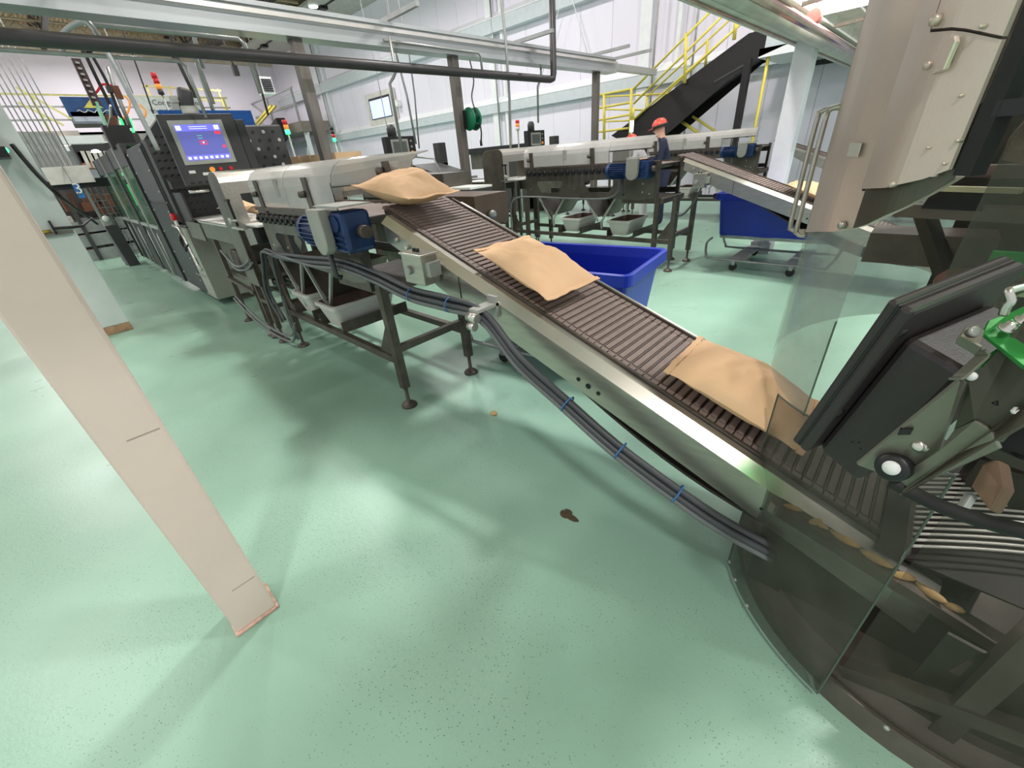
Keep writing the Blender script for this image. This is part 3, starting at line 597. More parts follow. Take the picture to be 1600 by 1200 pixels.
# ------------------------------------------------------------------ inclined conveyors
SL = .357
def bz(x): return .6+(-.13-x)*SL
def incline(row, dy, x0=-2.38, x1=.36):
    rn = ROWN[row]; y0, y1 = 1.25+dy, 1.90+dy
    t = thing('inclined_conveyor', (-1.0,1.57+dy,0), {0:'long steel inclined conveyor with brown slatted belt carrying paper bags, nearest line',1:'steel inclined conveyor in the middle distance carrying one paper bag',2:'short glimpse of the farthest inclined conveyor right of the white post'}[row], 'conveyor', 'inclined conveyors')
    if row == 0: x0 = -2.30
    def zb(x): return bz(x)-.175
    def strip(ya, yb, fa, fb, xs=(x0,x1)):
        return [(xs[0],ya,fa(xs[0])),(xs[1],ya,fa(xs[1])),(xs[1],yb,fb(xs[1])),(xs[0],yb,fb(xs[0]))]
    # side plate: lower end cut square, upper end notched
    for yy, nm in ((y0,'side_plate'),(y1,'far_side_plate')):
        P = [(x0+.12,yy,bz(x0+.12)-.03),(x1,yy,bz(x1)-.03),(x1,yy,zb(x1)),(x0+.55,yy,zb(x0+.55)),(x0+.25,yy,bz(x0+.25)-.12),(x0+.12,yy,bz(x0+.12)-.12)]
        MB().prism(P, (0,.006,0)).build(nm, M_steel, t)
        s_ = 1 if yy == y0 else -1; ya = yy if s_ == 1 else yy+.006
        m = MB()
        m.prism([(x0+.1,ya,bz(x0+.1)-.03),(x0+.1,ya+.045*s_,bz(x0+.1)+.004),(x0+.1,ya+.075*s_,bz(x0+.1)+.004),(x0+.1,ya+.075*s_,bz(x0+.1)-.006),(x0+.1,ya+.045*s_,bz(x0+.1)-.006),(x0+.1,ya+.006*s_,bz(x0+.1)-.034)], (x1-x0-.1,0,-(x1-x0-.1)*SL))
        m.build('top_lip', M_steelb, t)
        m = MB(); ym = ya+.085*s_
        m.bar((x0+.05,ym,bz(x0+.05)-.0),(x1,ym,bz(x1)-.0),.012,.03).build('wear_strip', M_frame, t)
    # slatted belt
    L = math.hypot(1,SL); ux = Vector((1,0,-SL))/L; un = Vector((SL,0,1))/L
    ya, yb = y0+.095, y1-.085
    pitch = .0352
    def slat(x):
        c = Vector((x,(ya+yb)/2,bz(x)+.0)); m = MB()
        m.obox(c-un*.008, ux*.0150, Vector((0,(yb-ya)/2,0)), un*.002)
        m.obox(c+un*.000, ux*.0108, Vector((0,(yb-ya)/2-.04,0)), un*.005)
        for s_ in (-1,1): m.obox(c+Vector((0,s_*((yb-ya)/2-.018),0))+un*-.001, ux*.0145, Vector((0,.016,0)), un*.005)
        return m
    n = int((x1-x0)/(pitch/L*1.0))
    if row == 0:
        s0 = slat(x0).build('belt_slat', M_belt, t)
        copies(s0, [ux*pitch*k for k in range(1,n)])
    else:
        m = MB()
        for k in range(n): m.v += []; q = slat(x0+ux.x*pitch*k); m.add(q.v, q.f)
        m.build('belt_slats', M_belt, t, kind='stuff')
    m = MB(); P1 = strip(ya,ya,lambda x:bz(x)-.035,lambda x:bz(x)-.012); m.prism([(x0,ya,bz(x0)-.03),(x1,ya,bz(x1)-.03),(x1,ya,bz(x1)-.012),(x0,ya,bz(x0)-.012)], (0,yb-ya,0)); m.build('belt_base', M_beltd, t)
    # sagging return belt
    pts = []; xs, xe = x0+.6, x1-.1
    for k in range(19):
        u = k/18; x = xs+(xe-xs)*u; pts.append((x, zb(x)+.03-.30*(math.sin(math.pi*u**1.5)**.9 if 0<u<1 else 0)*.55))
    m = MB(); vs = []; 
    for x, z in pts: vs += [(x,ya,z),(x,yb,z),(x,yb,z+.014),(x,ya,z+.014)]
    fs = []
    for k in range(len(pts)-1):
        for j in range(4): fs.append((k*4+j,k*4+(j+1)%4,k*4+4+(j+1)%4,k*4+4+j))
    m.add(vs, fs).build('return_belt', M_beltd, t)
    # fixings
    for bx_ in ((x0+.24,x0+.33)): MB().cyl((bx_,y0-.02,bz(bx_)-.06),(bx_,y0,bz(bx_)-.06),.012,6).build('bolt', M_steelb, t)
    for kx in (-.86,-.81,-.76): MB().cyl((kx,y0-.002,bz(kx)-.125),(kx,y0+.001,bz(kx)-.125),.013 if kx==-.81 else .01,10).build('side_hole', M_black, t)
    MB().cyl((-.10,y0-.002,bz(-.1)-.12),(-.1,y0+.001,bz(-.1)-.12),.006,8).build('side_hole', M_black, t)
    MB().prism([(x0+.72,y0-.001,bz(x0+.72)-.03),(x0+.725,y0-.001,bz(x0+.725)-.03),(x0+.725,y0-.001,zb(x0+.725)),(x0+.72,y0-.001,zb(x0+.72))],(0,-.002,0)).build('plate_seam', M_frame, t)
    for xc in (x0+.08,): MB().cyl((xc,ya,bz(xc)-.055),(xc,yb,bz(xc)-.055),.05,14).build('head_roller', M_beltd, t)
    return t
def junction_box(x, y, z, label, s=1.0):
    t = thing('junction_box', (x,y,z-.09), label, 'junction box')
    MB().box((x-.085*s,y-.05,z-.075),(x+.085*s,y+.05,z+.07)).build('box', M_steel, t, bevel=.004)
    MB().box((x-.095*s,y-.055,z+.07),(x+.095*s,y+.055,z+.08)).build('lid', M_steelb, t, bevel=.002)
    MB().cyl((x-.03,y-.068,z-.005),(x-.03,y-.05,z-.005),.022,12).build('port', M_bezel, t)
    MB().cyl((x-.03,y-.0,z+.08),(x-.03,y,z+.095),.01,6).cyl((x,y,z+.08),(x,y,z+.095),.01,6).build('lid_screw', M_dark2, t)
    MB().box((x+.085*s,y-.03,z-.03),(x+.12*s,y+.04,z+.04)).build('mount', M_bezel, t)
    return t

# ------------------------------------------------------------------ paper bags
def paper_bag(cx, cy, cz, L, W_, T_, yaw, pitch, seed, label, roll=0):
    t = thing('kraft_bag', (cx,cy,cz), label, 'paper bag', 'kraft paper bags on the lines')
    M = Matrix.Rotation(yaw,3,'Z')@Matrix.Rotation(pitch,3,'Y')@Matrix.Rotation(roll,3,'X'); c = Vector((cx,cy,cz))
    nu, nv = 40, 30; vs = []; fs = []
    def h(u, v):
        a = max(0,1-abs(u)**2.2)**.85; b = max(0,1-abs(v)**2.2)**.65; return a*b
    for sgn in (1,-1):
        for i in range(nu+1):
            for j in range(nv+1):
                u, v = -1+2*i/nu, -1+2*j/nv
                hh = h(u,v); nse = noise.noise(Vector((u*1.7+seed,v*1.7,seed*1.7)))*.34+noise.noise(Vector((u*5+seed,v*4.4,seed)))*.05
                crease = -abs(noise.noise(Vector((u*3.1-v*2+seed*3,v*3.4+u,4.2))))*.16
                z = sgn*T_*.5*hh*(1+ (nse+crease if sgn > 0 else 0))
                if sgn < 0: z *= .8
                pull = 1-.05*hh
                x_ = u*L/2*pull*(1-.04*(1-v*v)*0)+.006*noise.noise(Vector((v*4,seed,u)))
                y_ = v*W_/2*(1-.07*h(u*.9,0)*abs(v))+.006*noise.noise(Vector((u*4,seed+5,v)))
                edge = (abs(u)**8)*.004*math.sin(v*6+seed)
                vs.append(c+M@Vector((x_,y_,z+T_*.38+edge)))
    N = (nu+1)*(nv+1)
    for i in range(nu):
        for j in range(nv):
            a = i*(nv+1)+j; fs.append((a,a+nv+1,a+nv+2,a+1)); fs.append((N+a,N+a+1,N+a+nv+2,N+a+nv+1))
    MB().add(vs, fs, True).build('paper', M_kraft, t)
    for s_ in (-1,1):
        m = MB(); vs = []; n = 24
        for k in range(n+1):
            v = -1+2*k/n; z = T_*.38+.004*math.sin(v*6+seed)
            for du, dz in ((0,.003),(.022,.002),(.022,-.002),(0,-.003)): vs.append(c+M@Vector((s_*(L/2+du+.006*noise.noise(Vector((v*4,seed,s_)))),v*W_/2*.995,z+dz)))
        m.add(vs, [(k*4+j,k*4+(j+1)%4,k*4+4+(j+1)%4,k*4+4+j) for k in range(n) for j in range(4)]+[(0,1,2,3),(n*4+3,n*4+2,n*4+1,n*4)]).build('end_seam', M_kraft, t)
    return t

# ------------------------------------------------------------------ build the three lines
DY = (0, 4.25, 8.49)
inspection_table(0, DY[0], -4.2, -2.48)
inspection_table(1, DY[1], -4.83, -2.58)
inspection_table(2, DY[2], -4.83, -2.58)
for r in range(3): incline(r, DY[r])
PA = math.atan(SL)
paper_bag(-2.28,1.50,1.385,.46,.40,.20,R_(6),R_(9),1.3,'kraft paper bag tipping over the top end of the nearest inclined conveyor')
paper_bag(-1.31,1.515,bz(-1.31)+.035,.46,.385,.165,R_(-3),PA,2.6,'kraft paper bag halfway down the nearest conveyor, in front of the blue tub')
paper_bag(-.315,1.525,bz(-.315)+.035,.47,.385,.165,R_(2),PA,4.9,'kraft paper bag lowest on the nearest conveyor, entering the guard sheet')
paper_bag(-.93,5.80,bz(-.93)+.035,.46,.385,.15,R_(-2),PA,7.7,'kraft paper bag on the second conveyor beside the steel hoop handle')
paper_bag(-4.72,1.5,1.25,.40,.34,.12,R_(8),0,9.1,'kraft paper bag seen through the opening of the first tunnel cover')
paper_bag(-5.75,1.5,1.25,.42,.34,.13,R_(-6),0,11.2,'kraft paper bag partly hidden between the bagging machine and the tunnel cover')
junction_box(-1.80,1.19,1.12,'small square steel junction box with a cable port on the nearest conveyor')
junction_box(-2.02,5.44,1.13,'small steel junction box on the side of the second conveyor',.8)
# totes
for r, xl, xr in ((0,-4.2,-2.48),(1,-4.83,-2.58),(2,-4.83,-2.58)):
    for k, cx in enumerate((-3.98,-3.12) if r else (-3.96,-3.38)):
        lab = {(0,0):'grey tote under the left chute of the nearest table',(0,1):'grey tote with potatoes in it under the nearest table',(1,0):'left grey tote on the second line table frame',(1,1):'right grey tote on the second line table frame',(2,0):'left grey tote under the farthest table',(2,1):'right grey tote under the farthest table'}[(r,k)]
        tote(cx, 1.52+DY[r]+(.0 if k else .03), .43, R_(90), lab, L=.6, W_=.37)
def potato(x,y,z,s,label,group=None,rz=0,el=1.6):
    m = MB(); m.ball((0,0,0), s, 10, 7, (el,1,.85)); M = Matrix.Rotation(rz,3,'Z')@Matrix.Rotation(.3*rz,3,'Y')
    m.v = [Vector((x,y,z))+M@(v*(1+.12*noise.noise(v*40+Vector((x,y,z))*9))) for v in m.v]
    return tag(m.build('potato', M_potato, origin=(x,y,z-s*.8)), label, 'potato', group)
tx_ = -3.38
for k in range(14):
    potato(tx_+rnd.uniform(-.11,.11), 1.45+rnd.uniform(-.17,.22), .455+rnd.uniform(0,.05)+ (.03 if k>9 else 0), rnd.uniform(.02,.03), 'small tan potato lying in the nearest right hand tote', 'potatoes in the nearest tote', rnd.uniform(0,6), rnd.uniform(1.3,2.4))
potato(-1.78,1.55,.018,.02,'single stray potato piece on the green floor by the caster',None,1.0,1.3)
tag(MB().lathe((-.86,1.15,.0005),[(.001,.001),(.028,.0012),(.032,.0)],14).add([(-.86+.05*math.cos(a)+.03,1.145+.018*math.sin(a),.0012) for a in (i*.6 for i in range(10))],[tuple(range(10))]).build('wet_spot', M_wet, origin=(-.86,1.15,0)), 'small damp brown spot alone on the green floor', 'spot')
for px_s,py_s in ((1160,955),(160,915)): pass

# ------------------------------------------------------------------ cables of the nearest line
def cable(pts, r, m, label, name='cable', grp=None, sub=5, n=8):
    return tag(MB().tube(pts, r, n, sub=sub).build(name, m, origin=pts[0]), label, 'cable', grp)
base = [(-4.36,1.15,.30),(-4.48,1.14,.58),(-4.24,1.14,.90),(-4.12,1.14,1.01),(-3.7,1.13,1.0),(-3.1,1.13,1.03),(-2.6,1.13,1.06),(-2.2,1.12,1.04),(-1.85,1.12,.99),(-1.55,1.13,.985),(-1.33,1.15,.96),(-1.1,1.13,.80),(-.85,1.12,.685),(-.6,1.12,.565),(-.37,1.14,.465),(-.2,1.16,.40),(-.02,1.2,.34)]
for k,(oy,oz,r,mm) in enumerate(((0,0,.014,M_cable),(.026,.012,.013,M_cable),(.012,.030,.013,M_cable),(-.008,-.024,.011,M_cableg),(.022,-.018,.011,M_cable))):
    p = [(x+ (k*.012 if i<3 else 0), y+oy, z+oz*(1 if i<10 else .8)) for i,(x,y,z) in enumerate(base)]
    if k == 4: p = p[4:]
    if k in (2,3): p = [(-4.30+.02*k,1.2,.12),(-4.26+.012*k,1.18,.35),(-4.05,1.15,.70),(-3.90,1.13,.95),(-3.80,1.13,1.02)]+p[5:]
    cable(p, r, mm, 'dark cable of the bundle along the nearest conveyor side', 'bundle_cable', 'bundled cables along the nearest conveyor')
for k,i in enumerate((8,9,12,13,14)):
    x,y,z = base[i]; nx = base[i+1] if i+1 < len(base) else base[i]; d = (Vector(nx)-Vector(base[i-1])).normalized()
    c = Vector((x+.02,y+.008,z-.001)); a = d.orthogonal().normalized(); b = d.cross(a)
    m = MB(); m.tube([c+(a*math.cos(u)+b*math.sin(u))*.037 for u in (2*math.pi*q/14 for q in range(15))], .0035, 5)
    tag(m.build('cable_tie', M_zip, origin=c), ['blue cable tie at the junction box end of the bundle','blue cable tie just above the clamp on the bundle','blue cable tie upper of the lower three on the bundle','blue cable tie middle of the lower three on the bundle','blue cable tie nearest the guard on the bundle'][k], 'cable tie', 'blue cable ties on the bundle')
t = thing('cable_clamp', (-1.34,1.2,.93), 'bright steel clamp bracket holding the cable bundle to the conveyor', 'clamp')
MB().box((-1.37,1.12,.985),(-1.31,1.25,1.0)).box((-1.37,1.235,.93),(-1.31,1.25,1.03)).build('bracket', M_bezel, t)
MB().cyl((-1.37,1.11,.965),(-1.31,1.11,.965),.022,12).cyl((-1.36,1.10,.925),(-1.32,1.10,.925),.02,12).build('clamp_jaw', M_steelb, t)
for k,(p) in enumerate(([(-5.4,1.1,.92),(-5.1,1.1,.80),(-4.8,1.1,.82),(-4.55,1.12,.9)],[(-5.35,1.12,.90),(-5.1,1.1,.76),(-4.75,1.12,.79),(-4.5,1.12,.88)],[(-5.75,1.1,.33),(-5.3,1.08,.24),(-4.9,1.08,.16),(-4.5,1.12,.1),(-4.25,1.15,.12),(-4.1,1.17,.3)],[(-5.75,1.12,.36),(-5.3,1.1,.28),(-4.9,1.1,.2),(-4.5,1.14,.14),(-4.2,1.15,.2),(-4.08,1.17,.34)])):
    cable(p, .012, M_cableg, 'grey cable looping low between the stands left of the nearest table' if k>1 else 'grey cable sagging under the short steel infeed conveyor', 'loop_cable', 'low looping cables' if k>1 else 'sagging infeed cables')
p = [(-5.15,5.42,.30),(-5.14,5.42,.75),(-5.0,5.40,.92),(-4.6,5.38,.95),(-3.9,5.38,.93),(-3.3,5.38,.93),(-3.1,5.38,1.0),(-3.05,5.38,1.15)]
cable(p, .014, M_cableg, 'grey cable looping along the second table below its windows')
cable([(-2.0,5.45,1.05),(-2.1,5.48,.85),(-2.25,5.5,.72),(-2.35,5.5,.9)], .012, M_cable, 'dark cable hanging from the second junction box')
# ------------------------------------------------------------------ blue tubs on wheeled carts
def blue_tub(cx, cy, rot, z0, z1, L, W_, label, clabel, ext, wheels):
    M = Matrix.Rotation(rot,3,'Z')
    def T(u,v,w): return Vector((cx,cy,w))+M@Vector((u,v,0))
    def ring(l, w, h, r=.06, n=4):
        out = []
        for sx, sy, a0 in ((1,1,0),(-1,1,90),(-1,-1,180),(1,-1,270)):
            for k in range(n+1): a = R_(a0+90*k/n); out.append(T(sx*(l/2-r)+r*math.cos(a), sy*(w/2-r)+r*math.sin(a), h))
        return out
    t = thing('blue_tub', (cx,cy,z0), label, 'tub', 'blue tubs on carts')
    rings = [ring(L-.2,W_-.2,z0), ring(L-.1,W_-.1,z1-.09), ring(L,W_,z1-.075), ring(L,W_,z1), ring(L-.03,W_-.03,z1+.008), ring(L-.07,W_-.07,z1), ring(L-.1,W_-.1,z1-.07), ring(L-.22,W_-.22,z0+.02)]
    n = len(rings[0]); vs = [p for r in rings for p in r]; fs = [tuple(reversed(range(n)))]
    for i in range(len(rings)-1): fs += [(i*n+k,i*n+(k+1)%n,(i+1)*n+(k+1)%n,(i+1)*n+k) for k in range(n)]
    fs.append(tuple(range((len(rings)-1)*n,len(rings)*n)))
    MB().add(vs, fs, False).build('body', M_blue, t)
    # cart
    g = thing('tub_cart', (cx,cy,0), clabel, 'cart', 'steel carts under the blue tubs')
    a, b = L/2-.14, W_/2-.1
    for v in (-b-ext, b*.3):
        MB().tube([T(-a-.06,v+ext*.6 if v<0 else v,z0-.01),T(-a-.08,v+ext*.3 if v<0 else v,.3),T(-a-.02,v,.16),T(-a+.1,v,.13),T(a-.1,v,.13),T(a+.02,v,.16),T(a+.08,v+ext*.3 if v<0 else v,.3),T(a+.06,v+ext*.6 if v<0 else v,z0-.01)], .016, 8, sub=3).build('tube_frame', M_galv, g)
    MB().bar(T(-a,-b,z0-.02),T(-a,b,z0-.02),.03,.03).bar(T(a,-b,z0-.02),T(a,b,z0-.02),.03,.03).bar(T(-a,b,z0-.02),T(a,b,z0-.02),.03,.03).bar(T(-a,-b,z0-.02),T(a,-b,z0-.02),.03,.03).build('top_frame', M_galv, g)
    for u in (-a+.34, a-.34): 
        MB().obox(T(u,-ext/2,.125),M@Vector((.09,0,0)),M@Vector((0,b+ext/2,0)),(0,0,.008)).build('base_plate', M_bezel, g)
        for v in (-b-ext, b-.02):
            p = T(u,v,.05); c_ = MB(); c_.obox(p+Vector((0,0,.05)),M@Vector((.022,0,0)),M@Vector((0,.028,0)),(0,0,.025)).build('caster_fork', M_galv, g)
            q = M@Vector((0,.016,0)); MB().cyl(p-q,p+q,.048,16).build('caster_wheel', M_rubber, g)
    # wire latch at the lower right edge
    MB().tube([T(L/2-.08,W_/2-.12,z0+.05),T(L/2+.03,W_/2-.12,z0-.0),T(L/2+.03,W_/2-.32,z0-.0),T(L/2-.08,W_/2-.32,z0+.05)], .006, 5).build('wire_loop', M_galv, g)
blue_tub(-2.06,2.66,R_(8),.32,.85,1.56,.84,'royal blue plastic tub beside the nearest conveyor, behind the middle bag','wheeled steel cart under the nearest blue tub',.10,None)
blue_tub(-1.28,6.58,R_(0),.36,.90,1.62,.74,'royal blue plastic tub beyond the second conveyor, partly behind the white post','wheeled steel cart under the second blue tub',.40,None)
blue_tub(-.55,11.0,0,.42,1.12,1.5,.8,'dark looking blue tub farthest back under the third conveyor','wheeled cart under the farthest blue tub',.1,None)

# ------------------------------------------------------------------ infeed stand, tunnel cover and bagging machine per line
def tunnel(row, x0, x1, dy):
    y0, y1 = 1.14+dy, 2.0+dy; zt, zb_ = 1.645, [.62,.98,.98][row]
    t = thing('tunnel_cover', ((x0+x1)/2,y0,0), {0:'rounded top steel tunnel cover with a square opening, nearest line beside the table hood',1:'rounded steel tunnel cover at the left end of the second table',2:'rounded steel tunnel cover of the farthest line'}[row], 'tunnel cover', 'steel tunnel covers')
    prof = [(x0,y0,zb_),(x1,y0,zb_),(x1,y0,zt-.09)]+[(x1-.09+.09*math.cos(R_(a)),y0,zt-.09+.09*math.sin(R_(a))) for a in (30,60,90)]+[(x0+.14-.14*math.sin(R_(a)),y0,zt-.14+.14*math.cos(R_(a))) for a in (0,30,60,90)]
    MB().prism(prof, (0,.012,0)).build('front_cheek', M_plate, t)
    MB().prism([(p[0],y1-.012,p[2]) for p in prof], (0,.012,0)).build('rear_cheek', M_plate, t)
    top = prof[2:]; m = MB(); n = len(top)
    m.add([(p[0],y,p[2]) for y in (y0,y1) for p in top], [(i,i+1,n+i+1,n+i) for i in range(n-1)])
    o = m.build('top_sheet', M_steel, t); s_ = o.modifiers.new('s','SOLIDIFY'); s_.thickness = .006
    out = [(x1,y0,1.36),(x1,y1,1.36),(x1,y1,zt-.09),(x1,y0,zt-.09)]
    MB().ringplate([(x1,y0,1.16),(x1,y1,1.16),(x1,y1,zt-.085),(x1,y0,zt-.085)], [[(x1,y0+.13,1.22),(x1,y1-.1,1.22),(x1,y1-.1,1.46),(x1,y0+.13,1.46)]], (.006,0,0)).build('opening_sheet', M_steel, t)
    MB().box((x0+.05,y0+.1,1.19),(x1-.02,y1-.1,1.2)).build('belt_bed', M_white, t)
    MB().box((x1-.01,y0+.08,1.19),(x1+.35,y1-.1,1.205)).build('transfer_plate', M_white, t)
    MB().box((x1-.05,y0-.03,1.18),(x1+.3,y0-.01,1.195)).build('side_rod', M_steelb, t)
    m = MB(); m.bar((x1+.05,y0+.0,1.2),(x1+.05,y0+.0,1.42),.02,.02).bar((x1-.03,y0,1.42),(x1+.08,y0,1.42),.02,.02).build('sensor_arm', M_black, t)
    for xx in ((x0+.05),(x1-.05)):
        for yy in (y0+.04,y1-.04):
            MB().box((xx-.022,yy-.022,.16),(xx+.022,yy+.022,1.18)).build('leg', M_frame, t); feet(xx,yy,t)
    MB().box((x0+.05,y0+.02,.42),(x1-.05,y0+.06,.46)).build('lower_rail', M_frame, t)
    MB().lathe((x1+.09,y0-.05,1.25),[(.03,0),(.034,.01),(.01,.014)],12,(0,-1,0)).cyl((x1+.09,y0-.05,1.25),(x1+.09,y0,1.25),.012,8).build('adjuster_knob', M_bezel, t)
    return t
tunnel(0,-4.95,-4.62,DY[0]); tunnel(1,-5.70,-5.22,DY[1]); tunnel(2,-5.70,-5.22,DY[2])
def infeed(row, x0, x1, dy):
    y0, y1 = 1.16+dy, 1.96+dy
    t = thing('infeed_stand', ((x0+x1)/2,y0+.4,0), {0:'short steel infeed conveyor stand with crossed cables between bagging machine and tunnel cover',1:'steel infeed conveyor with a bright top plate on the second line',2:'infeed conveyor stand of the farthest line'}[row], 'conveyor stand', 'infeed stands')
    MB().box((x0,y0,1.0),(x1,y0+.008,1.18)).build('side_plate', M_plate, t); MB().box((x0,y1-.008,1.0),(x1,y1,1.18)).build('side_plate', M_plate, t)
    MB().box((x0,y0+.02,1.15),(x1,y1-.02,1.165)).build('belt', M_white, t)
    MB().box((x0-.02,y0-.012,1.17),(x1+.02,y0+.02,1.185)).build('edge_rail', M_steelb, t)
    for xx in (x0+.25,x1-.03):
        for yy in (y0+.02,y1-.02):
            MB().box((xx-.022,yy-.022,.16),(xx+.022,yy+.022,1.0)).build('leg', M_frame, t); feet(xx,yy,t)
        MB().box((xx-.02,y0,.28),(xx+.02,y1,.32)).build('cross_rail', M_frame, t)
    MB().bar((x0+.25,y0,.55),(x1,y0,.50),.04,.04).build('lower_rail', M_frame, t); MB().bar((x0+.25,y1,.55),(x1,y1,.50),.04,.04).build('lower_rail', M_frame, t)
    MB().cyl((x0+.5,y0+.08,.78),(x0+.5,y1-.2,.78),.11,16).build('drive_roller', M_frame, t)
    MB().box((x0+.1,y0+.05,.58),(x1-.1,y1-.05,.62)).build('tray', M_plate, t)
    for k in range(4): MB().bar((x0+.3,y0+.15+k*.15,.40),(x1-.1,y0+.15+k*.15,.40),.02,.03).build('rack_bar', M_frame, t)
    return t
infeed(0,-6.1,-4.98,DY[0]); infeed(1,-7.3,-5.75,DY[1]); infeed(2,-7.3,-5.75,DY[2])
def quad_panel(mb, o, ux, uz, un, u0, u1, z0, z1, d0, d1):
    """box on an oriented face: o origin, ux across, uz up, un outward"""
    o, ux, uz, un = map(Vector, (o,ux,uz,un)); c = o+ux*(u0+u1)/2+uz*(z0+z1)/2+un*(d0+d1)/2
    return mb.obox(c, ux*(u1-u0)/2, uz*(z1-z0)/2, un*(d1-d0)/2)
# nearest bagging machine -----------------------------------------------------
t = thing('bagging_machine', (-8.2,1.7,0), 'tall dark grey bagging machine with touch screen and blue back panel, nearest line', 'bagging machine', 'bagging machines')
MB().box((-8.8,1.15,.1),(-7.45,2.5,2.06)).build('cabinet', M_dark, t, bevel=.01)
MB().box((-8.72,1.135,.12),(-7.47,1.15,1.35)).build('side_cover', M_dark2, t)
MB().box((-8.70,1.135,1.38),(-7.47,1.15,2.03)).build('side_cover', M_dark, t)
for xx in (-8.65,-7.55):
    for zz in (.3,.62,.94,1.25,1.5,1.75,1.98): MB().lathe((xx,1.135,zz),[(.016,0),(.012,.008),(.001,.01)],8,(0,-1,0)).build('cover_screw', M_steelb, t)
MB().prism([(-7.45,1.17,1.12),(-7.45,1.17,2.08),(-7.45,1.45,2.34),(-7.45,2.3,2.36),(-7.45,2.3,1.12)],(.25,0,0)).build('perforated_face', M_dark, t)
m = MB()
for i in range(5):
    for j in range(11): m.obox((-7.198,1.22+i*.07,1.25+j*.085),(.003,0,0),(0,.02,.008),(0,-.003,.008))
m.build('vent_slots', M_black, t, kind='stuff')
MB().box((-7.19,1.42,1.95),(-7.15,2.48,2.37)).build('blue_panel', M_pblue, t)
MB().obox((-7.3,1.79,2.46),(.06,0,0),(0,.075,-.02),(0,.04,.16)).build('column_head', M_dark, t, bevel=.03)
for k in range(2): MB().obox((-7.32,1.655+.02*k,2.42+.08*k),(.05,0,0),(0,.035,0),(0,0,.035)).build('valve_block', M_bezel, t)
MB().box((-7.60,1.14,.1),(-6.98,1.16,1.08)).box((-6.98,1.14,.1),(-6.96,1.9,1.08)).box((-7.6,1.14,1.07),(-6.96,1.9,1.09)).build('steel_skirt', M_steel, t)
MB().box((-7.25,1.13,.55),(-7.18,1.14,.66)).build('skirt_slot', M_black, t)
MB().box((-7.6,1.12,.40),(-7.0,1.128,.41)).build('skirt_fold', M_bezel, t)
MB().tube([(-7.5,1.10,1.08),(-7.15,1.10,1.06),(-7.1,1.1,.95),(-7.05,1.1,.6),(-6.98,1.11,.52)], .018, 8).build('pneumatic_pipe', M_steelb, t)
for k in range(4): MB().tube([(-7.2+.02*k,1.1,1.0),(-7.28+.03*k,1.07,.9-.02*k),(-7.15,1.06,.82-.02*k),(-7.05,1.1,.86)], .007, 5, sub=3).build('air_hose', M_rubber, t)
MB().cyl((-7.35,1.1,1.19),(-7.35,1.15,1.19),.045,14).build('red_knob', M_red, t)
MB().box((-7.42,1.12,1.06),(-7.3,1.14,1.15)).build('knob_plate', M_white, t)
MB().prism([(-7.55,1.2,1.75),(-7.0,1.2,1.60),(-7.0,1.2,1.52),(-7.55,1.2,1.52)],(0,.75,0)).build('outfeed_hood', M_dark, t)
MB().box((-7.55,1.2,1.08),(-6.7,1.22,1.48)).build('outfeed_side', M_dark, t)
MB().box((-7.5,1.25,1.14),(-6.1,1.9,1.16)).build('outfeed_belt', M_white, t)
MB().box((-6.9,1.16,.95),(-6.2,1.18,1.15)).build('outfeed_plate', M_plate, t)
for xx in (-8.7,-7.75): MB().box((xx-.05,1.25,0),(xx+.05,2.4,.1)).build('foot', M_frame, t)
MB().tube([(-8.9,1.1,2.36),(-8.3,1.1,2.42),(-7.9,1.1,2.5)], .012, 6).build('top_rod', M_steelb, t)
# operator panel
un = Vector((1,-.10,.02)).normalized(); ux = Vector((.10,1,0)).normalized(); uz = un.cross(ux)
if uz.z < 0: uz = -uz
o = Vector((-6.45,1.30,1.60))
t2 = thing('operator_panel', (-6.5,1.6,1.5), 'large operator touch screen glowing blue violet in dark housing, nearest line', 'control panel', 'operator panels')
def qp(nm, m, u0,u1,z0,z1,d0,d1,bevel=0): return quad_panel(MB(), o, ux, uz, un, u0,u1,z0,z1,d0,d1).build(nm, m, t2, bevel=bevel)
qp('housing', M_dark, -.05,.70,-.06,.66,-.16,0,.015)
qp('side_wing', M_dark, .70,.80,.02,.60,-.22,-.02,.01)
qp('bezel', M_bezel, .02,.56,.155,.60,0,.018,.006)
qp('screen', M_screen, .065,.515,.20,.555,.018,.021)
qp('screen_header', M_screenp, .065,.515,.49,.555,.021,.023)
qp('screen_footer', M_screenp, .065,.515,.20,.25,.021,.023)
for k in range(8): qp('footer_icon', M_screenw, .08+k*.055,.11+k*.055,.21,.235,.023,.024)
qp('screen_icon', M_screenw, .075,.125,.50,.545,.023,.024); qp('screen_icon', M_screenw, .45,.50,.50,.545,.023,.024)
qp('warning_icon', M_screenr, .44,.50,.455,.485,.022,.024); qp('warning_icon', M_screenr, .47,.505,.315,.34,.022,.024)
qp('red_frame', M_screenr, .255,.325,.355,.395,.022,.024); qp('red_frame_inner', M_screen, .263,.317,.363,.387,.024,.025); qp('red_dot', M_screenw, .282,.298,.368,.382,.025,.026)
for z_ in (.415,.44): qp('screen_text', mat('screen_teal',(120,200,190),.4,emit=.5), .25,.30,z_,z_+.008,.022,.024)
for z_ in (.51,.53): qp('screen_text', M_screenw, .2,.38,z_,z_+.006,.023,.024)
for u_ in (.03,.16,.40,.50): qp('button_label', M_white, u_,u_+.065,.04 if u_>.1 else .07,.07 if u_>.1 else .10,0,.003)
for u_, mm in ((.27,M_orange),(.36,M_red),(.47,M_red)):
    c = o+ux*u_+uz*.095; MB().cyl(c, c+un*.035, .028 if mm is M_orange else .02, 12).build('push_button', mm, t2)
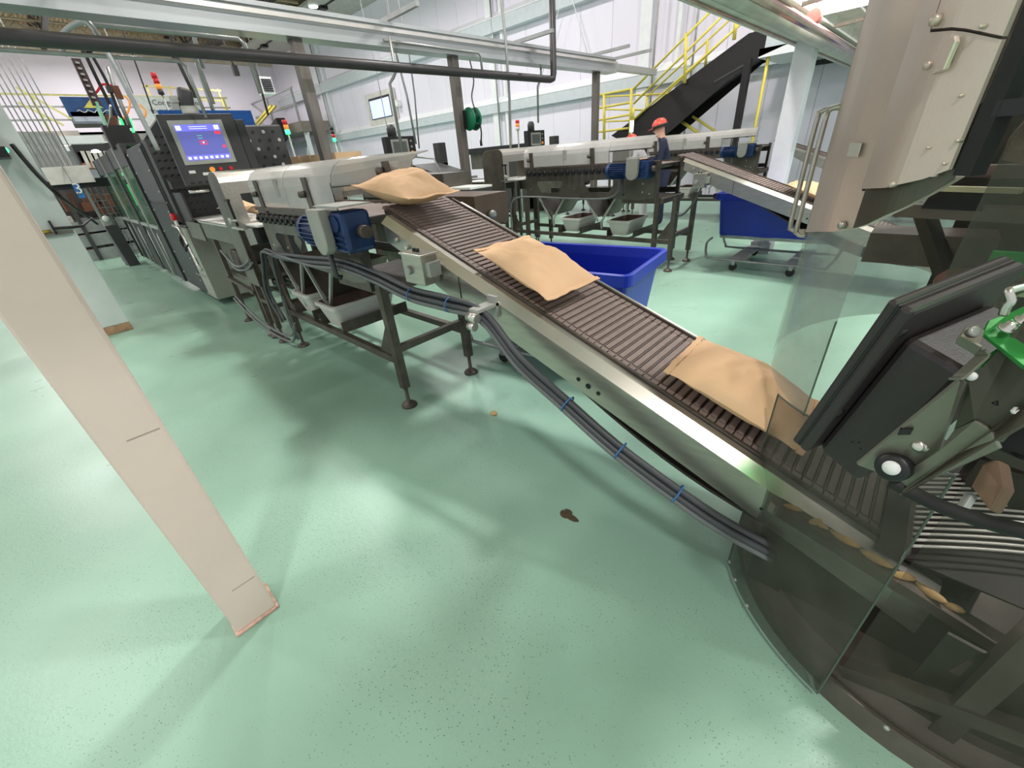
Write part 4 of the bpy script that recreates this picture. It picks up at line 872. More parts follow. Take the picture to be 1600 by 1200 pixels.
for k in range(9): qp('grille_slot', M_black, .0+k*.075,.045+k*.075,-.04,-.02,0,.004)
MB().cyl(o+ux*-.05+uz*-.12+un*-.05, o+ux*.16+uz*-.12+un*-.05, .018, 10).build('handle_bar', M_steelb, t2)
MB().bar(o+ux*.3+uz*.0+un*-.1, Vector((-7.3,1.7,1.6)), .12,.12).build('swing_arm', M_dark, t2)
MB().bar(o+ux*.3+uz*.66+un*-.08, o+ux*.3+uz*.74+un*-.12,.16,.05).build('top_bracket', M_bezel, t2)
t3 = thing('perforated_box', (-7.0,2.4,1.6), 'dark perforated steel box right of the large operator screen', 'enclosure')
MB().box((-7.2,2.12,1.6),(-6.9,2.72,2.18)).build('box', M_dark, t3, bevel=.02)
MB().box((-7.15,2.2,0),(-7.05,2.6,1.6)).build('pedestal', M_dark, t3)
h0 = None
for i in range(4):
    for j in range(5):
        MB().cyl((-6.9,2.2+i*.13+(j%2)*.05,1.7+j*.1),(-6.895,2.2+i*.13+(j%2)*.05,1.7+j*.1),.022,8).build('vent_hole', M_black if (i+j)%3 else M_steelb, t3)
# glazed guard cabinets further up the line
def glazed(x0, x1, label, dz=0):
    t = thing('glazed_cabinet', ((x0+x1)/2,1.6,0), label, 'guard cabinet', 'glazed guard cabinets of the nearest line')
    y0 = 1.12; z0, z1 = .12, 2.12+dz
    MB().box((x0,y0,z1-.28),(x1,y0+.05,z1)).build('head_panel', M_dark, t)
    MB().box((x0,y0+.05,z1-.03),(x1,2.3,z1)).build('roof', M_dark, t)
    MB().box((x0,2.28,z0),(x1,2.3,z1)).build('back_panel', M_dark2, t)
    nd = 2
    for k in range(nd+1):
        xx = x0+(x1-x0)*k/nd; MB().box((xx-.05,y0-.01,z0),(xx+.05,y0+.06,z1)).build('post', M_dark if k != 1 else M_bezel, t)
    for k in range(nd):
        a = x0+(x1-x0)*k/nd+.06; b = x0+(x1-x0)*(k+1)/nd-.06
        MB().box((a,y0+.01,1.0),(b,y0+.02,z1-.28)).build('window', M_glass, t)
        MB().box((a,y0+.01,z0),(b,y0+.03,.95)).build('lower_panel', M_dark2, t)
        MB().box((a,y0-.02,.95),(b,y0+.02,1.0)).build('mid_rail', M_bezel, t)
        MB().tube([(b-.08,y0-.05,.35),(b-.08,y0-.05,.9)], .012, 6).tube([(b-.16,y0-.05,.2),(b-.16,y0-.05,.85)], .01, 6).build('gas_strut', M_bezel, t)
    MB().box((x0+.2,1.5,1.35),(x1-.3,1.58,1.9)).build('inner_glow_strip', M_dark, t)
    for k in range(4): MB().cyl((x0+.3+k*.3,1.45,1.2),(x0+.42+k*.3,1.45,1.85),.02,6).build('green_strip', M_glow2 if k%2 == 0 else M_bezel, t)
    for k in range(3): MB().bar((x0+.2,1.4+.2*k,1.1),(x1-.2,1.35+.2*k,1.3),.05,.05).build('inner_rail', M_galv, t)
    MB().box((x0+.05,1.3,0),(x0+.15,2.2,z0)).box((x1-.15,1.3,0),(x1-.05,2.2,z0)).build('foot', M_frame, t)
    return t
glazed(-10.7,-8.85,'glazed dark cabinet with green lit inside next to the bagging machine',.03)
glazed(-13.4,-10.85,'farther glazed dark cabinet with green lit inside',.0)
for (gx,gy,gz,p) in ((-9.8,1.6,1.7,5),(-12.0,1.6,1.7,6)):
    l = bpy.data.lights.new('green_lamp','POINT'); l.energy = p; l.color = (.15,1,.35); l.shadow_soft_size = .1
    o_ = bpy.data.objects.new('green_lamp', l); o_.location = (gx,gy,gz); COL.objects.link(o_)
# overhead film and cable mast above the cabinets
t = thing('cable_mast', (-9.4,1.2,2.15), 'black cable mast with paired black hoses above the glazed cabinets', 'cable mast')
XF = -9.4
def q3(px,py,x=XF): return at(px,py,x=x)
m = MB(); m.bar(q3(118,92), q3(152,165), .07, .10).build('perforated_mast', mat('dark_maroon_mast',(64,42,44),.5), t)
for k in range(7): MB().bar(q3(120+k*4.2,98+k*9)+Vector((.07,0,0)), q3(121+k*4.2,101+k*9)+Vector((.07,0,0)), .03,.04).build('mast_hole', M_bezel, t)
MB().tube([q3(132,82),q3(150,120),q3(165,150),q3(182,185)], .022, 8, sub=3).build('black_hose', M_rubber, t)
MB().tube([q3(139,78),q3(160,115),q3(172,140),q3(190,185),q3(203,200)], .02, 8, sub=3).build('black_hose', M_rubber, t)
MB().ball(q3(132,82),.04,8,6).ball(q3(139,78),.04,8,6).build('hose_cap', M_rubber, t)
MB().tube([q3(168,105),q3(178,135),q3(190,165),q3(205,200)], .028, 8).build('steel_tube', M_galv, t)
MB().box(tuple(q3(181,142)-Vector((.04,.03,.10))), tuple(q3(181,142)+Vector((.04,.05,.06)))).build('brown_box', M_brown, t)
MB().box(tuple(q3(172,140)-Vector((.04,.04,.04))), tuple(q3(172,140)+Vector((.04,.03,.04)))).build('black_box', M_black, t)
MB().tube([q3(142,140),q3(150,145),q3(160,132),q3(175,134)], .014, 6, sub=3).build('red_hose', M_red, t)
MB().tube([q3(195,150),q3(203,160),q3(200,175),q3(193,185)], .014, 6, sub=3).build('orange_hose', M_orange, t)
for k in range(4): MB().tube([q3(182+k*7,185),q3(190+k*7,215),q3(196+k*6,232)], .02, 6).build('green_lit_rod', M_glow2 if k%2 else M_galv, t)
MB().box(tuple(q3(170,222)-Vector((.1,.0,.1))), tuple(q3(190,206)+Vector((.1,.1,.08)))).build('control_box', M_black, t)
MB().bar(q3(205,208),q3(218,232),.12,.14).build('top_block', M_dark, t)
MB().bar(q3(150,160),q3(166,198),.18,.03).build('film_sheet', M_bgreen, t)
MB().bar(q3(172,180), q3(176,200), .12,.12).build('reel_block', M_brown, t)
MB().box((-9.5,1.25,2.12),(-9.3,1.45,2.2)).build('mast_base', M_dark, t)
# signal towers
def tower(base, h, label, cols, r=.035, pole=.3):
    t = thing('signal_tower', base, label, 'signal light', 'stacked signal lights')
    b = Vector(base); MB().cyl((b.x,b.y,2.06 if b.x == -8.3 else .0), b+Vector((0,0,pole)), r*.4, 8).build('pole', M_bezel, t)
    seg = (h-pole)/len(cols)
    for i, mm in enumerate(cols): MB().cyl(b+Vector((0,0,pole+i*seg)), b+Vector((0,0,pole+(i+.92)*seg)), r, 12).build('lens', mm, t)
tower(at(258,160,x=-8.3), .34, 'signal light with dark red and amber lenses in front of the white banner', (M_dark,M_orange,M_red,M_red), .035, .09)
tower(at(453,218,x=-8.6), .30, 'signal light glowing green at the foot of the yellow stairs', (M_glow,M_orange,M_red), .04, .08)
tower(at(525,228,x=-9.2), .34, 'signal light with green at the bottom beside the first beam post', (M_glow,M_red,M_dark2,M_dark2), .032, .08)
tower(at(810,218,x=-8.0), .42, 'signal light pale lit near the third row screen', (M_white,M_orange,M_red), .05, .2)
tower(at(986,215,x=-5.0), .55, 'bright yellow white signal light near the yellow rails', (M_warm,M_yel), .04, .1)
# second and third bagging machines
def bagger(row, dx, dy, label, plabel):
    g = thing('bagging_machine', (-9.0+dx,1.9+dy,0), label, 'bagging machine', 'bagging machines')
    x0 = -8.2+dx
    MB().box((x0-1.6,1.3+dy,.1),(x0-.1,2.5+dy,1.5)).build('cabinet', M_dark, g)
    MB().box((x0-2.9,1.35+dy,1.62),(x0-.15,1.55+dy,1.78)).build('top_beam', M_dark2, g)
    MB().box((x0-2.9,1.5+dy,1.2),(x0-1.6,1.55+dy,1.62)).build('guard_panel', M_plate, g)
    MB().box((x0-.3,1.3+dy,.1),(x0-.1,1.5+dy,1.95)).box((x0-.3,2.3+dy,.1),(x0-.1,2.5+dy,1.9)).build('upright', M_dark, g)
    for k in range(4): MB().box((x0-.1,1.32+dy,.6+k*.25),(x0-.06,1.5+dy,.75+k*.25)).build('terminal_block', M_black if k%2 else M_bezel, g)
    MB().prism([(x0-.1,1.5+dy,1.52),(x0+.7,1.5+dy,1.34),(x0+.7,1.5+dy,1.22),(x0-.1,1.5+dy,1.22)],(0,.75,0)).build('chute_hood', M_dark, g)
    MB().box((x0+.0,1.2+dy,.3),(x0+1.1,1.22+dy,1.2)).build('lower_cover', M_plate, g)
    MB().box((x0-.1,1.2+dy,1.2),(x0+1.4,2.0+dy,1.24)).build('outfeed_top', M_steel, g)
    MB().tube([(x0+.3,1.2+dy,1.24),(x0+.35,1.2+dy,1.62),(x0+.5,1.2+dy,1.66),(x0+1.1,1.2+dy,1.60),(x0+1.3,1.2+dy,1.24)], .016, 6).build('guard_loop', M_galv, g)
    MB().box((x0-1.5,1.35+dy,0),(x0-.2,2.4+dy,.1)).build('plinth', M_frame, g)
    p = thing('operator_panel', (x0+.1,1.25+dy,1.6), plabel, 'control panel', 'operator panels')
    X = x0+.2; Y = .79+dy; 
    MB().box((X-.15,Y,1.66),(X,Y+.68,2.04)).build('housing', M_dark2, p, bevel=.01)
    MB().box((X,Y+.10,1.70),(X+.015,Y+.50,1.99)).build('bezel', M_bezel, p)
    MB().box((X+.015,Y+.14,1.74),(X+.018,Y+.46,1.95)).build('screen', M_screeng, p)
    for k in range(3): MB().cyl((X,Y+.57,1.75+.1*k),(X+.02,Y+.57,1.75+.1*k),.02 if k else .03,10).build('push_button', M_bezel if k else M_orange, p)
    MB().lathe((X-.08,Y+.22,2.04),[(.09,0),(.09,.14),(.06,.2),(.001,.21)],12).build('top_knob', M_dark, p)
    MB().bar((X-.1,Y+.6,1.75),(x0-.2,1.4+dy,1.75),.07,.07).build('arm', M_dark2, p)
bagger(1, 0, 4.25, 'dark bagging machine of the second line with long black top beam', 'small grey screen panel of the second line left of the hanging cables')
bagger(2, 0, 8.49, 'dark bagging machine of the farthest line beyond the hose reel', 'smallest screen panel, farthest line right of the grey drop pipe')
t = thing('steel_side_cover', (-6.1,3.8,0), 'low dark steel covers behind the tipping bag, between first and second line', 'machine cover')
MB().prism([(-6.9,3.75,1.52),(-5.3,3.75,1.40),(-5.3,3.75,1.26),(-6.9,3.75,1.26)],(0,.5,0)).build('sloped_cover', M_dark, t)
MB().box((-5.3,3.75,1.26),(-4.75,4.2,1.42)).build('end_box', M_plate, t)
MB().box((-6.9,3.8,.1),(-4.8,4.15,1.24)).build('body', M_plate, t)
MB().box((-4.75,3.76,1.225),(-4.25,4.15,1.25)).build('white_top', M_white, t)
MB().box((-4.8,3.75,.3),(-4.25,4.15,1.22)).build('lower_box', M_dark, t)
MB().tube([(-5.3,3.7,1.1),(-4.9,3.6,1.3),(-4.5,3.6,1.25),(-4.35,3.65,.9),(-4.3,3.7,.4)], .014, 6, sub=4).build('cable_loop', M_galv, t)
MB().box((-4.36,3.74,1.05),(-4.28,3.76,1.2)).build('notice', M_white, t)
for x_ in (-6.7,-5,-4.4): MB().box((x_-.04,3.8,0),(x_+.04,4.1,.1)).build('foot', M_frame, t)
t = thing('brown_drive_box', (-2.7,2.3,1.12), 'brown painted steel box held behind the tipping bag', 'machine box')
MB().box((-3.0,2.15,1.12),(-2.4,2.5,1.34)).build('box', mat('brown_steel',(104,84,70),.4,.4), t)
MB().box((-2.95,1.905,1.14),(-2.9,2.3,1.18)).box((-2.56,1.905,1.14),(-2.51,2.3,1.18)).build('support_arms', M_frame, t)
MB().lathe((-2.4,2.3,1.2),[(.03,0),(.03,.03),(.015,.05)],10,(1,0,0)).build('knob', M_bezel, t)
# cartons seen over the hood
c_first = None
for k in range(8):
    x_ = -9.15+k*.41
    o_ = tag(MB().box((x_-.19,3.0,1.30),(x_+.19,3.4,1.82-.006*k)).build('carton', M_card, origin=(x_,3.2,1.30)), 'tan carton, %s from the left of the row behind the nearest table hood' % ['first','second','third','fourth','fifth','sixth','seventh','eighth'][k], 'carton', 'tan cartons in a row')
t = thing('carton_shelf', (-7.8,3.2,0), 'steel rack that carries the row of tan cartons', 'rack')
MB().box((-9.5,2.98,1.24),(-5.95,3.42,1.295)).build('shelf', M_frame, t)
for x_ in (-9.4,-6.2,-7.9): MB().box((x_-.03,3.0,0),(x_+.03,3.06,1.24)).box((x_-.03,3.34,0),(x_+.03,3.4,1.24)).build('leg', M_frame, t)
# ------------------------------------------------------------------ posts and columns
t = thing('painted_post', (-1.585,-.105,0), 'cream painted square steel post standing alone on the green floor, left foreground', 'post')
MB().box((-1.66,-.18,.012),(-1.51,-.03,4.2)).build('shaft', M_cream, t, bevel=.008)
MB().box((-1.668,-.188,0),(-1.502,-.022,.014)).build('base_weld', mat('chipped_pink_base',(206,168,150),.7,noise_amt=.4,nscale=30), t, bevel=.004)
for z_ in (.22,.95): MB().box((-1.5105,-.12,z_),(-1.509,-.04,z_+.004)).build('paint_scratch', mat('scratch_grey',(170,158,150),.7), t)
t = thing('painted_column', (-7.2,-.1,0), 'pale grey painted column with rusty foot behind the cream post', 'column')
MB().box((-7.4,-.34,.10),(-6.98,.13,6.5)).build('shaft', M_colm, t, bevel=.01)
MB().box((-7.403,-.343,0),(-6.977,.133,.10)).build('chipped_foot', M_rust, t, bevel=.008)
t = thing('column_bracket', (-6.97,-.02,1.2), 'brass air fitting on a steel bracket clipped to the pale grey column', 'bracket')
MB().box((-6.98,-.33,1.19),(-6.93,.11,1.215)).build('bracket_bar', M_post, t)
MB().cyl((-6.94,-.18,1.235),(-6.94,-.06,1.235),.018,8).build('brass_fitting', mat('brass',(170,150,70),.35,.7), t)
MB().box((-6.96,-.04,1.2),(-6.93,-.02,1.34)).build('black_lever', M_black, t)
cable([(-6.93,-.04,1.26),(-6.94,.10,1.25),(-7.1,.20,1.24),(-7.8,.26,1.22),(-9.5,.42,1.2)], .014, M_rubber, 'black hose running back from the column bracket')
cable([at(18,225,x=-6.9),at(52,266,x=-6.9),at(90,304,x=-6.92),at(108,318,x=-8),at(130,334,x=-9.5),at(152,350,x=-11)], .02, M_rubber, 'long black cable slanting across in front of the blue number sign')
t = thing('column_control', (-6.9,-.05,1.9), 'dark control unit with green lit edge on the column, at left picture edge', 'control unit')
MB().box((-6.95,-.28,1.93),(-6.6,-.02,2.02)).build('tray', M_black, t)
MB().box((-6.95,-.30,2.02),(-6.7,-.05,2.25)).build('body', M_dark2, t, bevel=.02)
MB().ball((-6.66,-.03,1.99),.025,8,6).build('lamp', M_glow, t)
# ------------------------------------------------------------------ clutter far left behind the column
def xb(px0,py0,px1,py1,x,d,name,m,root=None,**k):
    a, b = at(px0,py0,x=x), at(px1,py1,x=x); y0_, y1_ = sorted((a.y,b.y)); z0_, z1_ = sorted((a.z,b.z))
    return MB().box((x-d,y0_,z0_),(x,y1_,z1_)).build(name, m, root, origin=((x,(y0_+y1_)/2,z0_) if root is None else None), **k)
t = thing('number_sign', at(124,310,x=-12.2), 'blue square sign with a white number three left of the cabinets', 'sign')
xb(112,288,135,309,-12.2,.03,'plate',M_signb,t)
a, b = at(117,306,x=-12.18), at(134,306,x=-12.18)
text_mesh('3', .27, 'numeral', M_white, t, (-12.19,a.y+.03,a.z+.03), (0,1,0), (0,0,1), depth=.004)
tag(xb(64,262,150,284,-12.6,.35,'control_box',M_offw), 'long white control box with a small grey plate under the rod bundle', 'control box')
tag(xb(66,284.5,205,287.5,-12.7,.10,'black_shelf',M_dark2), 'thin black shelf edge under the white control box', 'shelf')
t = thing('conduit_bundle', at(80,265,x=-12.8), 'bundle of slim vertical grey conduits rising behind the pale column', 'conduits')
m0 = None
for k in range(9):
    p, q = at(8+k*7,62,x=-12.8), at(58+k*8.5,262,x=-12.8); q2 = Vector((p.x,q.y,q.z)); p2 = Vector((p.x,q.y,p.z+1.0))
    MB().cyl(q2, p2, .010, 6).build('conduit', M_galv, t)
t = thing('grating_panel', at(60,262,x=-13.2), 'grey slatted grating panel low behind the conduit bundle', 'grating')
for k in range(14):
    q = at(52+k*5,262,x=-13.2); MB().box((-13.25,q.y-.02,q.z),(-13.2,q.y+.02,q.z+.62)).build('slat', M_galv, t)
for y_ in (at(54,262,x=-13.2).y, at(115,262,x=-13.2).y): MB().box((-13.25,y_-.02,0),(-13.2,y_+.02,at(60,262,x=-13.2).z)).build('leg', M_galv, t)
tag(xb(30,206,130,220,-17,.3,'grey_beam',mat('mezzanine_grey',(158,154,148),.6)), 'grey horizontal beam below the picture banner', 'beam')
tag(xb(44,214,165,223,-16,.3,'white_beam',M_trimw), 'white horizontal beam just under the grey one', 'beam')
MB().bar(b+Vector((0,-.08,.05)), b+Vector((-.5,-.08,.62)), .02,.02).build('sign_hanger', M_galv, t)
# brown crates and racks
t = thing('storage_rack', at(150,400,x=-15.2), 'dark steel rack holding brown crates below the number sign', 'rack')
for (x0_,y0_,x1_,y1_) in ((80,352,205,354),(98,372,210,375),(110,395,222,398)): xb(x0_,y0_,x1_,y1_,-15.2,1.0,'shelf',M_galv,t)
p = at(98,300,x=-15.15); q = at(205,300,x=-15.15)
for yy in (p.y,(p.y+q.y)/2,q.y): MB().box((-15.2,yy-.04,0),(-15.12,yy+.04,1.7)).build('upright', M_dark, t)
MB().box((-16.6,p.y-.3,0),(-16.5,q.y+.25,1.75)).build('back_panel', mat('dark_rack_backdrop',(58,52,50),.7), t)  # backdrop added so the area behind the rack reads dark
for k in range(5): MB().box((-16.2,p.y+.05+k*.22,.08),(-15.3,p.y+.23+k*.22,.42+.06*(k%2))).build('lower_drawer', M_dark if k%2 else M_frame, t)
CL = ['wide brown crate left of the number sign on the rack','small brown crate under the number sign','long brown crate right of the number sign, top row','reddish brown crate directly right of the number sign','brown crate below the long one, top right of the rack','off white crate on the middle shelf, leftmost','galvanised grey bin on the middle shelf','brown crate low on the middle shelf','light tan crate on the lowest shelf','dark grey crate at the right of the middle shelf','grey metal bin under the dark grey crate']
i = 0
for (x0_,y0_,x1_,y1_,mm) in ((88,302,124,329,M_brown),(126,318,150,329,M_brown),(152,305,205,318,M_brown),(126,303,150,316,mat('red_brown_crate',(96,58,44),.8)),(150,320,180,332,M_brown),(100,340,118,350,M_offw),(120,342,150,350,M_galv),(112,356,150,364,M_brown),(126,378,170,386,mat('tan_crate',(140,108,84),.8)),(180,335,215,350,M_dark),(176,360,214,372,M_galv)):
    tag(xb(x0_,y0_,x1_,y1_,-15.25-.02*i,.7,'crate',mm), CL[i], 'crate', 'crates on the dark rack'); i += 1
t = thing('pump_unit', at(165,347,x=-13), 'small grey unit with a red dot dial on a dark pedestal', 'pump')
xb(158,343,175,358,-13,.3,'head',M_bezel,t); p = at(166,342,x=-12.98); MB().ball(tuple(p),.07,10,8).build('dial', M_white, t)
p = at(172,352,x=-13.05); MB().bar(p, (p.x,p.y+.05,0), .28,.2).build('pedestal', M_dark, t)
t = thing('wire_fence_panel', at(215,395,x=-13.6), 'leaning grey wire mesh panel beside the glazed cabinets', 'fence')
pa, pb = at(185,300,x=-13.6), at(228,400,x=-13.6)
for k in range(5): MB().bar((-13.6,pb.y-.45+k*.1,.05),(-13.6,pb.y-.45+k*.1,1.7),.012,.012).build('wire', M_galv, t)
for k in range(12): MB().bar((-13.6,pb.y-.45,.1+k*.14),(-13.6,pb.y-.05,.1+k*.14),.012,.012).build('wire', M_galv, t)
# process machinery under the mezzanine, softly lit by its own lamps
t = thing('process_hopper', (-18,2.2,0), 'brown and grey processing machinery under the mezzanine with warm lamps', 'machinery')
for (x0_,y0_,x1_,y1_,mm,nm) in ((110,225,210,250,M_dark2,'dark_hood'),(120,238,160,262,mat('orange_brown_panel',(150,96,56),.6),'panel'),(150,245,200,262,M_bezel,'belt_frame'),(165,250,205,272,M_frame,'belt_frame'),(170,236,190,246,M_offw,'panel'),(205,235,228,285,M_frame,'housing')): xb(x0_,y0_,x1_,y1_,-18,1.2,nm,mm,t)
for k in range(6): MB().bar(at(140+k*9,262,x=-17.2), at(128+k*9,236,x=-17.2), .05,.08).build('conveyor_slat', M_offw, t)
MB().box((-19,1,0),(-18.2,3.4,1.7)).build('base', M_dark, t)
for (px0,py0) in ((102,227),(150,238),(110,224),(88,222)):
    p = at(px0,py0,x=-16.8); tt = MB().lathe(p,[(.01,.07),(.08,.05),(.11,0),(.001,-.01)],14); tag(tt.build('dome_lamp', M_warm, origin=p), 'small warm white dome lamp under the mezzanine', 'lamp', 'warm lamps under the mezzanine')
# floor level far machines behind the second line
# ------------------------------------------------------------------ black stair with yellow rails on the right
SY = 12.0
def s(px,py,y=SY): return at(px,py,y=y)
t = thing('stair_flight', (-5.2,SY+.4,0), 'black steel stair flight with yellow handrails climbing along the back wall', 'staircase')
top = [s(955,212),s(1170,52),s(1190,47),s(1236,60)]; bot = [s(1236,66),s(1188,88),s(1172,95),s(1062,192),s(1035,215)]
poly = top+bot+[s(1000,236)]
MB().prism(poly, (0,.03,0)).build('stringer', M_stair, t); MB().prism([(p.x,SY+.9,p.z) for p in poly], (0,.03,0)).build('stringer', M_stair, t)
a, b = s(985,232), s(1180,84)
MB().prism([(a.x,SY+.03,a.z),(b.x,SY+.03,b.z),(b.x,SY+.03,b.z+.03),(a.x,SY+.03,a.z+.03)], (0,.86,0)).build('soffit', M_stair, t)
a, b = s(962,222), s(1172,62)
tr = MB().box((a.x,SY+.04,a.z),(a.x+.26,SY+.9,a.z+.03)).build('tread', M_stair, t)
copies(tr, [((b.x-a.x)*k/13,0,(b.z-a.z)*k/13) for k in range(1,14)])
MB().bar(s(1170,92),(s(1170,92).x,SY,0),.14,.14).build('support_post', M_stair, t)
MB().bar(s(1116,128),s(1172,96),.02,.04).build('weld_line', M_dark, t)
yt = thing('stair_railing', (-6,SY-.06,0), 'safety yellow tube railing along the black stair and its lower landing', 'railing')
def yr(a, b, r=.028, y=SY-.06, nm='rail'): MB().cyl(s(*a,y=y), s(*b,y=y), r, 8).build(nm, M_yel, yt)
for a, b in (((990,139),(1130,-2)),((990,162),(1140,14)),((990,187),(1160,35)),((929,150),(987,139)),((929,170),(987,160)),((929,189),(985,179)),((929,207),(985,200))): yr(a,b)
for a, b in (((1010,152),(1165,8)),((1010,175),(1165,30)),((945,151),(1050,146)),((945,171),(1010,172)),((945,190),(1010,187))): yr(a,b,.024,SY+.9)
for a, b in (((1072,52),(1070,130)),((1151,20),(1147,62)),((987,138),(984,214)),((944,148),(944,222))): yr(a,b,.04,nm='rail_post')
for a, b in (((1106,61),(1102,104)),((1011,152),(1011,188)),((1181,35),(1180,52))): yr(a,b,.035,SY+.9,'rail_post')
yr((1065,190),(1094,210),.04,SY+.4); yr((1082,182),(1122,208),.03,SY+.4)
t = thing('landing_deck', (-2.6,SY,0), 'pale landing deck on a yellow post right of the black stair', 'platform')
a, b = s(1186,82), s(1420,40)
MB().box((a.x,SY,a.z-.10),(2.2,13.9,a.z+.06)).build('deck', M_trimw, t)
MB().box((a.x+.1,SY-.01,a.z+.06),(2.2,SY+.02,a.z+.4)).build('kick_panel', M_ledge, t)
p = s(1196,102); MB().cyl((p.x,SY+.1,0),(p.x,SY+.1,a.z-.1),.035,8).build('yellow_post', M_yel, t)
a_, b_ = s(1216,108), s(1310,92)
tag(MB().box((a_.x,13.7,1.6+(a_.z-1.6)*13.7/12-.05),(b_.x+.6,13.8,1.6+(a_.z-1.6)*13.7/12+.05)).build('strip_light', M_dark2, origin=(a_.x,13.7,2)), 'long dark strip fixture on the wall under the landing', 'fixture')
# ------------------------------------------------------------------ right overhead beam, post, pipes and lit panel
t = thing('white_support_frame', (-1.58,7.12,0), 'white post and overhead white beam left of the stainless housing', 'post and beam')
MB().box((-1.70,7.02,0),(-1.48,7.24,2.5)).build('post', M_trimw, t, bevel=.01)
MB().box((-1.72,7.0,0),(-1.46,7.26,.16)).build('chipped_foot', mat('chipped_white_foot',(206,200,200),.7,noise_amt=.3,nscale=20), t)
MB().box((-1.78,-.5,2.48),(-1.24,13.5,2.50)).box((-1.78,-.5,2.78),(-1.24,13.5,2.80)).box((-1.53,-.5,2.5),(-1.49,13.5,2.78)).build('beam', mat('beam_off_white',(206,206,196),.5), t)
MB().cyl((-1.70,-.5,2.468),(-1.70,13.5,2.468),.012,6).build('rosy_conduit', M_copper, t)
tag(MB().cyl((-1.33,-.3,2.40),(-1.33,13,2.40),.075,14).build('grey_duct_pipe', mat('beige_pipe',(186,182,172),.4,.3), origin=(-1.33,-.3,2.4)), 'thick beige pipe along the underside of the white beam', 'pipe')
t = thing('stainless_pipe', (-1.14,-.3,2.33), 'polished rosy stainless pipe with pink clamp beside the beige pipe', 'pipe')
MB().cyl((-1.14,-.3,2.33),(-1.14,13,2.33),.035,12).build('tube', M_copper, t)
p = at(1272,27,x=-1.14); MB().cyl(p-Vector((0,.05,0)),p+Vector((0,.05,0)),.055,12).bar(p,p+Vector((0,0,.22)),.012,.012).build('pink_clamp', M_pinkc, t)
t = thing('beige_cable_tray', (-.85,3,2.6), 'beige cable tray between the pipes and the bright lit panel', 'tray')
MB().box((-1.05,-.3,2.62),(-.55,13,2.64)).box((-1.05,-.3,2.64),(-1.03,13,2.7)).box((-.57,-.3,2.64),(-.55,13,2.7)).build('tray', mat('tray_beige',(190,186,176),.5), t)
for y_ in (4.9,6.3): MB().bar((-1.2,y_,2.46),(-.5,y_,2.5),.03,.03).build('rack_arm', M_frame, t)
for y_ in (4.2,5.3,7): MB().bar((-.8,y_,2.64),(-.8,y_,4.2),.02,.02).build('drop_rod', M_frame, t)
pc = at(1318,-6,z=2.55)
t = thing('lit_ceiling_panel', (pc.x,pc.y,2.55), 'bright white lit panel lamp at the top edge left of the stainless housing', 'lamp')
MB().box((pc.x-.30,pc.y-.9,2.55),(pc.x+.45,pc.y+.62,2.6)).build('frame', M_white, t)
MB().box((pc.x-.27,pc.y-.87,2.54),(pc.x+.42,pc.y+.58,2.551)).build('lens', M_lamp, t)
